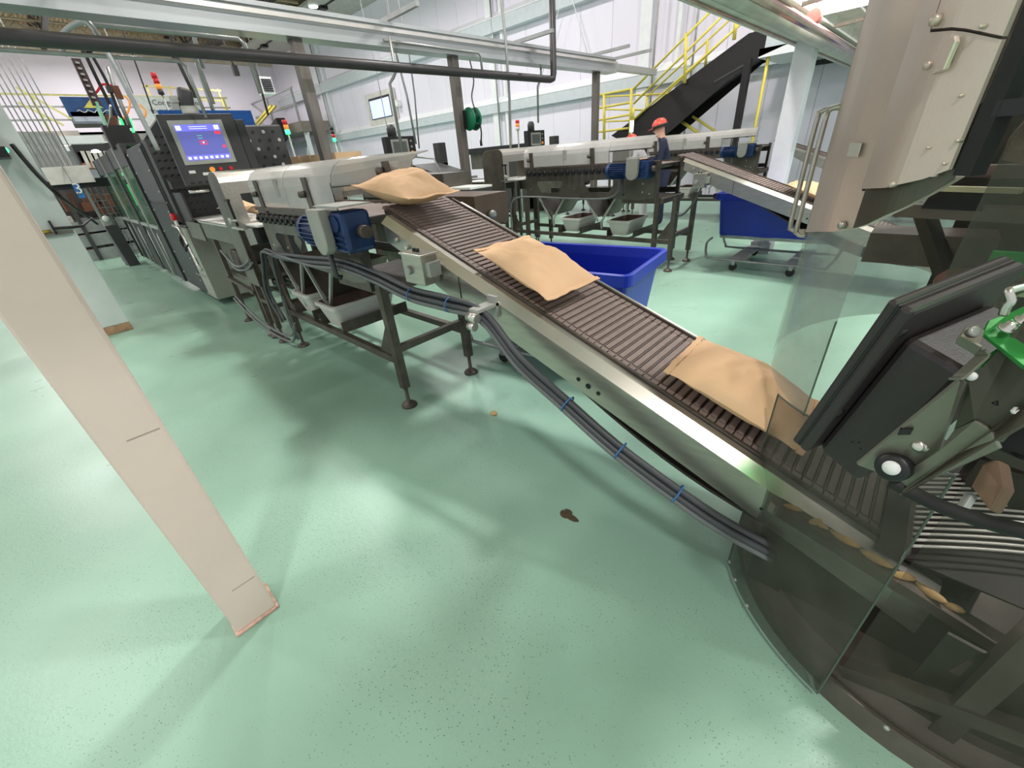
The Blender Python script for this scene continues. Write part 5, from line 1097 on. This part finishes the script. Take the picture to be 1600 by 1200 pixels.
# ------------------------------------------------------------------ people
def skin_mesh(joints, edges, radii):
    me = bpy.data.meshes.new('s'); me.from_pydata(joints, edges, []); ob = bpy.data.objects.new('s', me); COL.objects.link(ob)
    md = ob.modifiers.new('skin','SKIN'); md.use_smooth_shade = True
    for i, v in enumerate(me.skin_vertices[0].data): v.radius = (radii[i],radii[i]) if not isinstance(radii[i],tuple) else radii[i]; v.use_root = (i == 0)
    ob.modifiers.new('sub','SUBSURF').levels = 2
    bpy.context.view_layer.update(); dg = bpy.context.evaluated_depsgraph_get(); ev = ob.evaluated_get(dg); m2 = bpy.data.meshes.new_from_object(ev)
    bpy.data.objects.remove(ob); return m2
def person(loc, yaw, k, J, mats, rule, label, hat_tilt=.0):
    """J: joint dict in body space, x forward, y left, z up"""
    names = list(J); idx = {n:i for i,n in enumerate(names)}
    ed = [('pelvis','spine'),('spine','chest'),('chest','neck'),('neck','jaw'),('jaw','head'),('head','crown'),('jaw','nose')]
    for s_ in 'lr': ed += [('chest','sh'+s_),('sh'+s_,'el'+s_),('el'+s_,'wr'+s_),('wr'+s_,'pa'+s_),('pelvis','hip'+s_),('hip'+s_,'kn'+s_),('kn'+s_,'an'+s_),('an'+s_,'toe'+s_)]
    R = dict(pelvis=(.15,.12),spine=(.14,.11),chest=(.17,.12),neck=.058,jaw=(.07,.08),head=(.085,.1),crown=(.075,.085),nose=.014)
    for s_ in 'lr': R.update({'sh'+s_:.068,'el'+s_:.045,'wr'+s_:.03,'pa'+s_:.038,'hip'+s_:.095,'kn'+s_:.062,'an'+s_:.045,'toe'+s_:.038})
    pts = [Vector(J[n])*k for n in names]; rad = [tuple(v*k for v in R[n]) if isinstance(R[n],tuple) else R[n]*k for n in names]; edges = [(idx[a],idx[b]) for a,b in ed]
    for s_ in 'lr':
        p, w = Vector(J['pa'+s_]), Vector(J['wr'+s_]); d = (p-w).normalized(); side = d.cross(Vector((0,0,1))).normalized(); dn = side.cross(d)
        for f in range(4):
            q0 = p+side*(.027-.018*f)+d*.02; q1 = q0+d*(.035,.042,.038,.03)[f]-Vector((0,0,.006)); q2 = q1+d*.02-Vector((0,0,.022)); n0 = len(pts)
            pts += [q0*k,q1*k,q2*k]; rad += [.011*k,.009*k,.008*k]; edges += [(idx['pa'+s_],n0),(n0,n0+1),(n0+1,n0+2)]
        sg = 1 if s_ == 'l' else -1; q0 = w+d*.03+side*(.04*-sg); q1 = q0+d*.035+side*(.012*-sg); n0 = len(pts); pts += [q0*k,q1*k]; rad += [.012*k,.009*k]; edges += [(idx['pa'+s_],n0),(n0,n0+1)]
    me = skin_mesh(pts, edges, rad)
    t = thing('person', loc, label, 'person')
    rot = Matrix.Rotation(yaw,4,'Z'); me.transform(rot)
    for mm in mats: me.materials.append(mm)
    inv = rot.inverted()
    for p in me.polygons: p.material_index = rule(inv@p.center/k)
    ob = bpy.data.objects.new('body', me); COL.objects.link(ob); ob.parent = t
    hd = (Vector(J['head'])+Vector(J['crown']))/2*k; ax = (Vector(J['crown'])-Vector(J['neck'])).normalized(); ax = rot.to_3x3()@ax
    hc = Vector(loc)+rot.to_3x3()@hd
    m = MB(); m.lathe(hc, [(.135*k,-.0),(.128*k,.035),(.115*k,.075),(.08*k,.115),(.03*k,.13),(.001,.132)], 20, ax); m.build('helmet', M_hat, t)
    fw = rot.to_3x3()@Vector((1,0,-.25)); MB().obox(hc+fw*.145*k-Vector((0,0,.006)), fw*.045*k, (rot.to_3x3()@Vector((0,1,0)))*.075*k, Vector((0,0,.005))).build('helmet_peak', M_hat, t)
    MB().lathe(hc, [(.136*k,-.02),(.138*k,0),(.136*k,.018)], 20, ax).build('helmet_band', M_dark2, t)
    jw = Vector(loc)+rot.to_3x3()@(Vector(J['jaw'])*k)+fw*.075*k
    MB().ball(jw, .05*k, 10, 8, (1,1,.8)).build('face_mask', M_mask, t)
    eyc = Vector(loc)+rot.to_3x3()@(Vector(J['head'])*k)
    for sy in (-1,1): MB().ball(eyc+fw*.088*k+(rot.to_3x3()@Vector((0,sy*.033,0)))*k, .013*k, 8, 6).build('eye', M_dark2, t)
    return t
JA = dict(pelvis=(0,0,.98),spine=(.02,0,1.14),chest=(.07,0,1.36),neck=(.12,0,1.52),jaw=(.17,0,1.60),head=(.18,0,1.67),crown=(.17,0,1.74),nose=(.29,0,1.645),
  shl=(.08,.19,1.43),ell=(.12,.25,1.16),wrl=(.36,.18,1.12),pal=(.44,.16,1.12), shr=(.08,-.19,1.43),elr=(.14,-.25,1.17),wrr=(.38,-.16,1.18),par=(.46,-.13,1.19),
  hipl=(0,.10,.92),knl=(.03,.11,.50),anl=(0,.11,.09),toel=(.15,.12,.04), hipr=(0,-.10,.92),knr=(.03,-.12,.50),anr=(0,-.12,.09),toer=(.15,-.13,.04))
def ruleA(p): 
    if p.z > 1.52: return 1
    if p.x > .35 and p.z > .9: return 1
    if p.z < .12: return 2
    return 0
pa_ = at(1046,206,y=8.7)
person((pa_.x,8.7,0), R_(205), 1.06, JA, (M_navy,M_skin,M_black), ruleA, 'person in navy coverall, orange helmet and dark mask working with both hands')
JB = dict(JA); JB.update(spine=(.06,0,1.12),chest=(.16,0,1.30),neck=(.26,0,1.42),jaw=(.33,0,1.47),head=(.35,0,1.53),crown=(.36,0,1.60),nose=(.44,0,1.49),shl=(.17,.19,1.36),shr=(.17,-.19,1.36),ell=(.26,.24,1.12),elr=(.26,-.24,1.12),wrl=(.46,.16,1.08),wrr=(.46,-.16,1.08),pal=(.54,.14,1.08),par=(.54,-.14,1.08))
def ruleB(p): return 1 if p.z > 1.42 and p.x > .2 or (p.x > .44 and p.z > .9) else 2 if p.z < .12 else 0
pb_ = at(994,206,y=9.0)
person((pb_.x+.3,9.0,0), R_(190), 1.02, JB, (M_shirt,M_skin,M_black), ruleB, 'person bending low behind the smoky guard, only orange helmet clearly showing')
# ------------------------------------------------------------------ rotary baler at right
K = Vector((.45,1.69,0)); RG = .70
def kp(a, r, z): return Vector((K.x+r*math.cos(R_(a)), K.y+r*math.sin(R_(a)), z))
def curved(name, m, root, a0, a1, r, z0, z1, n=14, thk=.006, label=None):
    """curved sheet; z0/z1 may be functions of the angle"""
    f0 = z0 if callable(z0) else (lambda a: z0); f1 = z1 if callable(z1) else (lambda a: z1); vs = []; fs = []
    for i in range(n+1):
        a = a0+(a1-a0)*i/n; vs += [kp(a,r,f0(a)),kp(a,r,f1(a)),kp(a,r+thk,f1(a)),kp(a,r+thk,f0(a))]
    for i in range(n):
        for j in range(4): fs.append((i*4+j,i*4+(j+1)%4,i*4+4+(j+1)%4,i*4+4+j))
    fs += [(0,1,2,3),(n*4+3,n*4+2,n*4+1,n*4)]
    return MB().add(vs, fs, False).build(name, m, root, label=label)
t = thing('rotary_baler', (K.x,K.y,0), 'large round stainless baler behind curved clear guard sheets, right foreground', 'baler')
# base and drum
MB().lathe(K, [(.645,0),(.645,.09),(.60,.10),(.60,.13)], 48).build('base_ring', M_drumb, t)
curved('base_skirt', M_drumb, t, 249, 380, .66, .0, .10, 24, .012)
curved('drum_wall', M_drum, t, 262, 420, .56, .13, .44, 28, .01)
MB().prism([(-.08,1.262,.11),(.92,1.262,.11),(.92,1.262,.30),(.36,1.262,.375),(-.08,1.262,bz(-.08)-.18)], (0,.008,0)).build('steel_skirt', M_drum, t)
MB().prism([(-.08,1.255,bz(-.08)-.03),(.95,1.255,bz(.95)+.06),(.95,1.255,bz(.95)+.03),(-.08,1.255,bz(-.08)-.07)], (0,-.05,0)).build('ledge', M_drumb, t)
MB().cyl((K.x,K.y,.1),(K.x,K.y,2.3),.10,20).build('centre_column', M_drum, t)
for a in (272,292,312): MB().bar(kp(a,.58,.10),kp(a,.58,.95),.05,.05).build('inner_post', M_drumb, t)
MB().bar(kp(266,.55,.36),kp(300,.55,.30),.05,.07).bar(kp(300,.55,.30),kp(330,.5,.30),.05,.07).build('inner_rail', M_drumb, t)
MB().bar(kp(250,.62,.12),kp(286,.62,.30),.04,.05).build('inner_brace', M_drumb, t)
# bright curved grate bars
for k in range(15):
    o = Vector((.255,1.24+.0272*k,.575-.001*k)); L = .56; pts = []
    for i in range(9):
        u = i/8; pts.append(o+Vector((L*u*.86, L*u*.50+.05*math.sin(math.pi*u)*.5, 0)))
    MB().tube(pts, .0042, 6).build('grate_bar', mat('pale_rod',(232,226,220),.35,.2), t)
MB().bar((.25,1.22,.562),(.25,1.66,.562),.012,.012).bar((.74,1.50,.562),(.74,1.95,.562),.012,.012).build('grate_frame', M_drumb, t)
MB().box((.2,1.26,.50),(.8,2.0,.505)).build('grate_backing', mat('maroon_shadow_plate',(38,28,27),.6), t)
# lower guard sheets
curved('guard_sheet', M_poly3, t, 210, 250, RG, .035, lambda a: .865+(a-210)*.0024, 16, .006)
curved('guard_sheet', M_poly4, t, 251, 345, RG-.03, .11, 1.0, 26, .006)
for a in (210,250): MB().bar(kp(a,RG+.003,.04),kp(a,RG+.003,.87 if a==210 else .96),.004,.007).build('sheet_edge', M_edge, t)
MB().tube([kp(210+40*i/16,RG+.003,.033) for i in range(17)], .004, 5).build('sheet_lower_edge', mat('pale_sheet_edge',(150,176,166),.3), t)
MB().tube([kp(210+40*i/16,RG+.003,.867+i*.006) for i in range(17)], .003, 5).build('sheet_upper_edge', M_edge, t)
for a, z in ((212,.07),(218,.06),(226,.05),(262,.14)): MB().lathe(kp(a,RG+.006,z),[(.008,0),(.006,.006),(.001,.008)],8,tuple(kp(a,1,0)-K)).build('sheet_screw', M_bezel, t)
# upper hanging guard sheet
curved('upper_guard_sheet', M_poly2, t, 100, 221.5, RG-.006, .885, 1.36, 30, .006)
MB().bar(kp(221.5,RG-.003,.885),kp(221.5,RG-.003,1.17),.004,.007).build('sheet_edge', M_edge, t)
# stainless housing: faceted shell with door
def interp(tab):
    ks = sorted(tab)
    def f(a):
        if a <= ks[0]: return tab[ks[0]]
        for p, q in zip(ks, ks[1:]):
            if a <= q: return tab[p]+(tab[q]-tab[p])*(a-p)/(q-p)
        return tab[ks[-1]]
    return f
def shell(name, m, a0, a1, n, zb, zt, r, thk):
    vs = []; fs = []
    for i in range(n+1):
        a = a0+(a1-a0)*i/n; q = r(a) if callable(r) else r; vs += [kp(a,q,zb(a)),kp(a,q,zt(a)),kp(a,q+thk,zt(a)),kp(a,q+thk,zb(a))]
    for i in range(n):
        for j in range(4): fs.append((i*4+j,i*4+(j+1)%4,i*4+4+(j+1)%4,i*4+4+j))
    fs += [(0,1,2,3),(n*4+3,n*4+2,n*4+1,n*4)]
    return MB().add(vs, fs, False).build(name, m, t)
zlow = interp({172:1.30,189:1.312,197.7:1.333,212.2:1.365,220.1:1.398,226.2:1.44,229.4:1.473,231.8:1.502})
top = lambda a: 2.35
rb = interp({172:.0,190:.0,198:.006,202:.009,206:.009,210:.006,217:-.010,222:-.006,224.5:-.004,227:-.010,231.2:-.030})
rd = interp({217.4:-.002,221:.006,223.4:.010,224.6:.0105,226:.009,231.2:-.018})
shell('housing', M_house, 172, 231.2, 40, zlow, top, lambda a: RG-.02+rb(a), .02)
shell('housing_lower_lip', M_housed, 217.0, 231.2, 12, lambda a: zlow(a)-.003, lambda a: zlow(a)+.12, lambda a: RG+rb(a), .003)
zdoor = interp({217.8:1.468,224.2:1.477,228.7:1.494,232.2:1.517})
zseam = interp({221.9:1.731,225.8:1.724,227.3:1.718,231.8:1.694})
shell('door', M_house, 217.4, 231.1, 24, zdoor, lambda a: zseam(a)-.003, lambda a: RG+rd(a), .008)
shell('door_strip', M_house, 217.4, 222.2, 8, lambda a: 1.72, top, lambda a: RG+rd(a), .008)
shell('upper_door', M_house, 222.5, 231.1, 16, lambda a: zseam(a)+.001, top, lambda a: RG+rd(a), .010)
dseam = mat('dark_seam',(46,34,32),.7)
MB().tube([kp(216.5,RG-.007,1.462+.1*i) for i in range(9)],.003,5).build('door_seam', dseam, t)
MB().tube([kp(222.3,RG+.016,2.2),kp(222.3,RG+.016,1.732)]+[kp(a,RG+.010+rd(a),zseam(a)) for a in (222.6,224,225.8,227.3,229.5,231.1)],.0016,5).build('door_seam', dseam, t)
MB().tube([kp(193.5,RG+.001,1.33),kp(193.5,RG+.001,2.3)],.002,5).build('body_seam', M_housed, t)
def plug(a, z, r, nm='housing_bolt', m=None, off=.010):
    if a > 217: off += rd(a)
    d = kp(a,1,0)-K; MB().lathe(kp(a,RG+off,z),[(r,-.006),(r,.003),(r*.7,.006),(.001,.007)],12,tuple(d)).build(nm, m or M_house, t)
plug(223.3,1.742,.009,off=.016); plug(229.2,1.717,.003,off=.016)
for a_,z_,r_ in ((225.3,1.484,.006),(228.2,1.547,.003),(229.5,1.624,.003),(231.0,1.556,.0035),(224.2,1.677,.007),(230.6,1.52,.003),(229.9,1.50,.0025)): plug(a_,z_,r_,off=.009)
plug(214.5,1.385,.010,'round_bolt',M_steel,.002)
a0 = 226.9; d = (kp(a0,1,0)-K).normalized(); side = Vector((-d.y,d.x,0))
c = kp(a0,RG+.020,1.686); m = MB(); m.prism([c+Vector((0,0,-.026))-side*.010, c+Vector((0,0,-.022))+side*.010, c+Vector((0,0,.016))+side*.013, c+Vector((0,0,.026))+side*.006, c+Vector((0,0,.020))-side*.007], d*.010); m.build('latch_handle', M_house, t, bevel=.002)
MB().obox(kp(a0,RG+.012,1.686), d*.010, side*.003, (0,0,.012)).build('latch_stem', M_housed, t)
MB().obox(kp(211.5,RG+.006,1.543), (kp(211.5,1,0)-K).normalized()*.001, Vector((-math.sin(R_(211.5)),math.cos(R_(211.5)),0))*.024, (0,0,.014)).build('faded_sticker', mat('sticker_grey',(196,190,180),.6), t)
# hoop handles on the left of the housing
for k, (a, off) in enumerate(((189,.045),(194.5,.028))):
    p0 = kp(a,RG-.0,1.635); p1 = kp(a,RG-.0,1.315); d = (kp(a,1,0)-K).normalized(); sd = Vector((-.9,-.1,0)).normalized()
    e0, e1 = p0+sd*off, p1+sd*off
    MB().tube([p0,p0+sd*off*.5,p0+sd*off*.85-Vector((0,0,.006)),e0-Vector((0,0,.03)),e1+Vector((0,0,.03)),p1+sd*off*.85+Vector((0,0,.006)),p1+sd*off*.5,p1], .0065, 10, sub=3).build('hoop_handle', M_steel, t)
# black upright, upper guard and inner gear to the right
MB().obox(kp(232.9,RG-.03,1.95),(.011,-.010,0),(.01,.01,0),(0,0,.45)).build('black_upright', M_black, t)
MB().obox(kp(238,RG-.04,1.60),Vector((.06,-.02,0)),(0,.012,0),(0,0,.012)).build('black_cross_bar', M_dark2, t)
curved('right_guard_sheet', M_poly3, t, 235, 330, RG-.05, 1.0, 2.3, 26, .004)
for z, a1, rr_ in ((1.46,.5,.03),(1.36,.55,.035)): MB().bar((-.05,1.75,z),(.62,1.60,z),rr_*1.6,rr_).build('inner_shelf_beam', M_drumb, t)
MB().bar((.02,1.62,1.43),(.16,1.56,1.43),.02,.012).build('inner_light_bar', mat('pale_bar',(190,190,160),.4), t)
MB().prism([(.0,1.7,1.37),(.12,1.66,1.37),(.10,1.66,1.45),(.02,1.7,1.45)],(0,.03,0)).build('inner_gusset', M_dark2, t)
m = MB()
for i in range(7):
    for j in range(9): pass
vs = []; fs = []
for i in range(13):
    for j in range(9):
        u, v = i/12, j/8; n_ = noise.noise(Vector((u*5,v*5,2.2))); vs.append(Vector((.10+.12*u+.02*n_,1.50-.05*u+.05*n_,1.50+.30*v-.03*u)))
for i in range(12):
    for j in range(8): a = i*9+j; fs.append((a,a+9,a+10,a+1))
o_ = MB().add(vs, fs, True).build('inner_film_bag', clear('brown_clear_film',(186,150,128),.55,.12,.8), t); s_ = o_.modifiers.new('s','SOLIDIFY'); s_.thickness = .003
MB().box((.16,1.52,1.22),(.34,1.54,1.30)).build('green_lit_panel', mat('green_lit_panel',(30,140,64),.3,emit=.25), t)  # green light falling on this plate, put in as colour and glow
MB().box((.17,1.50,1.205),(.33,1.515,1.215)).build('pale_green_strip', mat('pale_green_strip',(190,216,160),.3,emit=.3), t)
for k, (p, q, w) in enumerate((((.0,1.9,1.35),(.22,1.75,1.0),.05),((.3,1.45,1.38),(.12,1.6,.98),.045),((.42,1.35,1.6),(.24,1.5,1.0),.05),((-.1,1.95,1.22),(.2,1.95,1.22),.16))): MB().bar(p, q, w, w*.6).build('inner_arm', M_drumb if k%2 else M_drum, t)
MB().ball((.14,1.72,1.17),.05,12,8,(1,1,.8)).build('inner_roller', mat('brown_roller',(126,88,70),.5), t)
MB().box((.28,1.30,1.7),(.34,1.40,1.9)).tube([(.24,1.4,1.85),(.27,1.36,1.75),(.25,1.34,1.66),(.3,1.33,1.6)],.012,6,sub=3).build('inner_valve', M_bezel, t)
MB().box((.1,2.1,.95),(.8,2.13,2.2)).build('rear_panel', M_drum, t)
# strips of potato on the ledge
for k, (x_, rz, el, s_) in enumerate(((-.02,.3,3.0,.010),(.045,1.2,3.6,.011),(.06,-.3,2.6,.009),(.12,-.25,3.6,.013),(.20,-.2,3.2,.014),(.27,.5,2.4,.013),(.33,-.45,3.4,.013),(.385,.1,2.2,.011))):
    potato(x_, 1.235, bz(x_)-.03+.012+x_*.088, s_, 'thin tan potato strip on the ledge inside the guard', 'potato strips on the baler ledge', rz, el)
# ------------------------------------------------------------------ monitor on its arm, nearest to the camera
CO = Vector((0,0,CH))
def fg(px, py, t_): d = ray(px,py); return CO+d*(t_/d.dot(_f))
A = Vector((-.054,.818,1.061)); B = Vector((.004,.732,1.386)); C_ = Vector((.103,.911,1.415))
u = (B-A).normalized(); v = (C_-B); v = (v-u*v.dot(u)).normalized(); T = u.cross(v).normalized()
if T.dot(CO-B) < 0: T = -T
LU = (B-A).length; LV = .215
t = thing('monitor', tuple((A+B)/2), 'charcoal monitor seen from behind on its arm in front of the guard sheets', 'monitor')
def mbx(nm, m, u0,u1,v0,v1,t0,t1,bev=.006): return MB().obox(A+u*(u0+u1)/2+v*(v0+v1)/2+T*(t0+t1)/2, u*(u1-u0)/2, v*(v1-v0)/2, T*(t1-t0)/2).build(nm, m, t, bevel=bev)
mbx('front_frame', M_mon, 0,LU,0,LV,0,.014,.005)
mbx('rear_frame', M_mon, 0,LU,0,LV,.0155,.034,.006)
mbx('seam', M_black, .002,LU-.002,.002,LV-.002,.013,.0165,0)
mbx('screen', M_black, .02,LU-.02,.02,LV-.02,-.002,0,0)
mbx('rear_pod', M_mon, .0,LU-.055,.028,LV-.02,.034,.115,.010)
for uu in (.12,.30): 
    c = A+u*uu+v*.014+T*.034; MB().lathe(c,[(.007,-.002),(.007,.0015),(.001,.002)],10,tuple(T)).build('rear_screw', M_black, t)
for i in range(3): c = A+u*(.07+.009*(i%2))+v*.0275+T*(.07+.008*i); MB().cyl(c, c-v*.001, .0014, 6).build('pin_hole', M_black, t)
t = thing('monitor_bracket', tuple(fg(1450,700,.6)), 'bead blasted steel bracket with black knob and bolts under the monitor', 'bracket')
def plate(poly, nm, m, thk=.006, bev=.001):
    P = [fg(*p) for p in poly]; nrm = (P[1]-P[0]).cross(P[2]-P[0]).normalized()
    if nrm.dot(_f) < 0: nrm = -nrm
    return MB().prism(P, nrm*thk).build(nm, m, t, bevel=bev)
plate([(1340,727,.64),(1500,596,.50),(1512,598,.50),(1470,702,.56),(1402,766,.62),(1396,748,.62)], 'upper_plate', M_bra)
plate([(1396,748,.615),(1466,705,.55),(1490,672,.53),(1522,657,.50),(1548,672,.49),(1560,700,.49),(1404,770,.615)], 'lower_plate', M_bra)
plate([(1512,598,.505),(1600,500,.47),(1640,500,.45),(1640,600,.45),(1560,690,.49),(1522,657,.505),(1490,672,.53)], 'arm_web', mat('arm_olive_steel',(70,72,58),.4,.5), .008)
plate([(1548,672,.485),(1640,600,.44),(1640,640,.44),(1405,775,.61),(1404,768,.61)], 'arm_flange', mat('arm_edge_steel',(92,84,74),.4,.6), .01)
kc = fg(1398,729,.60); kd = (CO-fg(1430,700,.6)).normalized(); kd = (kd+u*.0-v*.5).normalized()
kd = (fg(1385,733,.56)-fg(1408,724,.60)).normalized()
MB().lathe(kc,[(.016,-.03),(.017,-.012),(.021,-.008),(.021,.012),(.017,.016),(.001,.016)],20,tuple(kd)).build('knob', M_black, t)
MB().lathe(kc+kd*.0165,[(.0105,0),(.0105,.0015),(.001,.002)],18,tuple(kd)).build('knob_cap', M_white, t)
for (px_,py_,tt,r) in ((1437,696,.575,.008),): 
    c = fg(px_,py_,tt); MB().lathe(c,[(r*1.3,-.003),(r*1.3,0),(r,.001),(r,.010),(r*.6,.013),(.001,.013)],14,tuple((fg(px_-12,py_+6,tt-.03)-c).normalized())).build('bolt', M_steelb, t)
MB().lathe(fg(1438,680,.575),[(.013,-.002),(.013,.001),(.001,.0015)],18,tuple((CO-fg(1438,680,.58)).normalized())).build('washer', M_bra, t)
c = fg(1415,672,.57); MB().obox(c,(.006,0,.003),(0,.006,0),(0,0,.005)).build('clip', M_black, t)
for (a_,b_) in (((1542,627),.5),((1556,630),.49)): c = fg(*a_,b_); MB().cyl(c-_f*.004,c+_f*.002,.004,10).build('slot', M_black, t)
plate([(1583,642,.465),(1590,636,.465),(1593,641,.465),(1586,647,.465)],'pale_notch',M_white,.003,0)
# bent strap and green-lit plate
w = .012
pts = [fg(1498,530,.50),fg(1530,548,.485),fg(1536,556,.485),fg(1498,590,.49),fg(1492,592,.49)]
m = MB()
for i in range(4): m.bar(pts[i],pts[i+1],.003,.014,up=tuple(_f))
m.build('bent_strap', M_bra, t)
plate([(1496,532,.50),(1510,512,.50),(1528,508,.50),(1540,516,.49),(1530,548,.485)],'strap_tab',M_bra,.003)
c = fg(1524,518,.492); MB().lathe(c,[(.007,-.003),(.007,.0005),(.003,.001)],12,tuple(-_f)).build('tab_screw', M_bezel, t)
plate([(1536,520,.49),(1545,500,.50),(1574,490,.50),(1600,478,.50),(1640,470,.49),(1640,590,.43),(1600,570,.455)],'green_lit_plate',M_gplate,.005)
for (px_,py_) in ((1574,512),(1599,500)):
    c = fg(px_,py_,.474); MB().lathe(c,[(.008,-.002),(.008,0),(.0055,.001),(.0055,.007),(.001,.008)],12,tuple((Vector((0,0,1))-_f*.7).normalized())).build('plate_bolt', M_steelb, t)
MB().tube([fg(1568,492,.48),fg(1572,480,.475),fg(1580,470,.47),fg(1576,456,.47),fg(1584,452,.47),fg(1600,448,.47),fg(1630,440,.47)],.0045,8,sub=3).build('lifting_loop', M_steelb, t)
for k in range(3): MB().bar(fg(1515+8*k,578-3*k,.50),fg(1560+6*k,548-3*k,.49),.004,.004).build('green_lit_rib', M_gplate, t)
c = fg(1518,588,.485); MB().ball(c,.0055,10,8).build('white_tip', M_white, t)
tag(MB().tube([fg(1392,752,.62),fg(1430,772,.60),fg(1480,795,.57),fg(1540,815,.54),fg(1600,830,.51),fg(1680,850,.48)],.0105,12,sub=5).build('black_cable', M_rubber, origin=fg(1392,752,.62)), 'thick black cable sweeping right from beneath the monitor knob', 'cable')
t = thing('dark_cavity', tuple(fg(1600,680,.6)), 'black plate standing for a dark cavity behind the bracket at the right edge', 'cover')
plate([(1546,700,.60),(1600,650,.56),(1660,640,.54),(1660,740,.54),(1600,722,.56)],'cavity_plate',M_black,.05,.006)  # black plate painted in for the dark of an open cavity
plate([(1515,760,.66),(1530,722,.66),(1560,716,.64),(1568,760,.64),(1545,800,.66)],'brown_block',mat('brown_casting',(110,84,64),.5,.3),.03,.006)
plate([(1500,800,.67),(1520,770,.67),(1530,776,.67),(1512,806,.67)],'grey_pin',M_bezel,.012,.003)
# green beacon lamp that lights the plate, above the frame
t = thing('green_beacon', (.42,.92,1.78), 'green beacon lamp on the arm above the monitor', 'lamp')
MB().cyl((.42,.92,1.72),(.42,.92,1.80),.03,14).build('lens', M_glow, t); MB().cyl((.42,.92,1.80),(.42,.92,2.1),.012,8).build('stem', M_bezel, t)
l = bpy.data.lights.new('beacon_light','POINT'); l.energy = 1.0; l.color = (.15,1,.3); l.shadow_soft_size = .04
o_ = bpy.data.objects.new('beacon_light', l); o_.location = (.36,.86,1.70); COL.objects.link(o_)
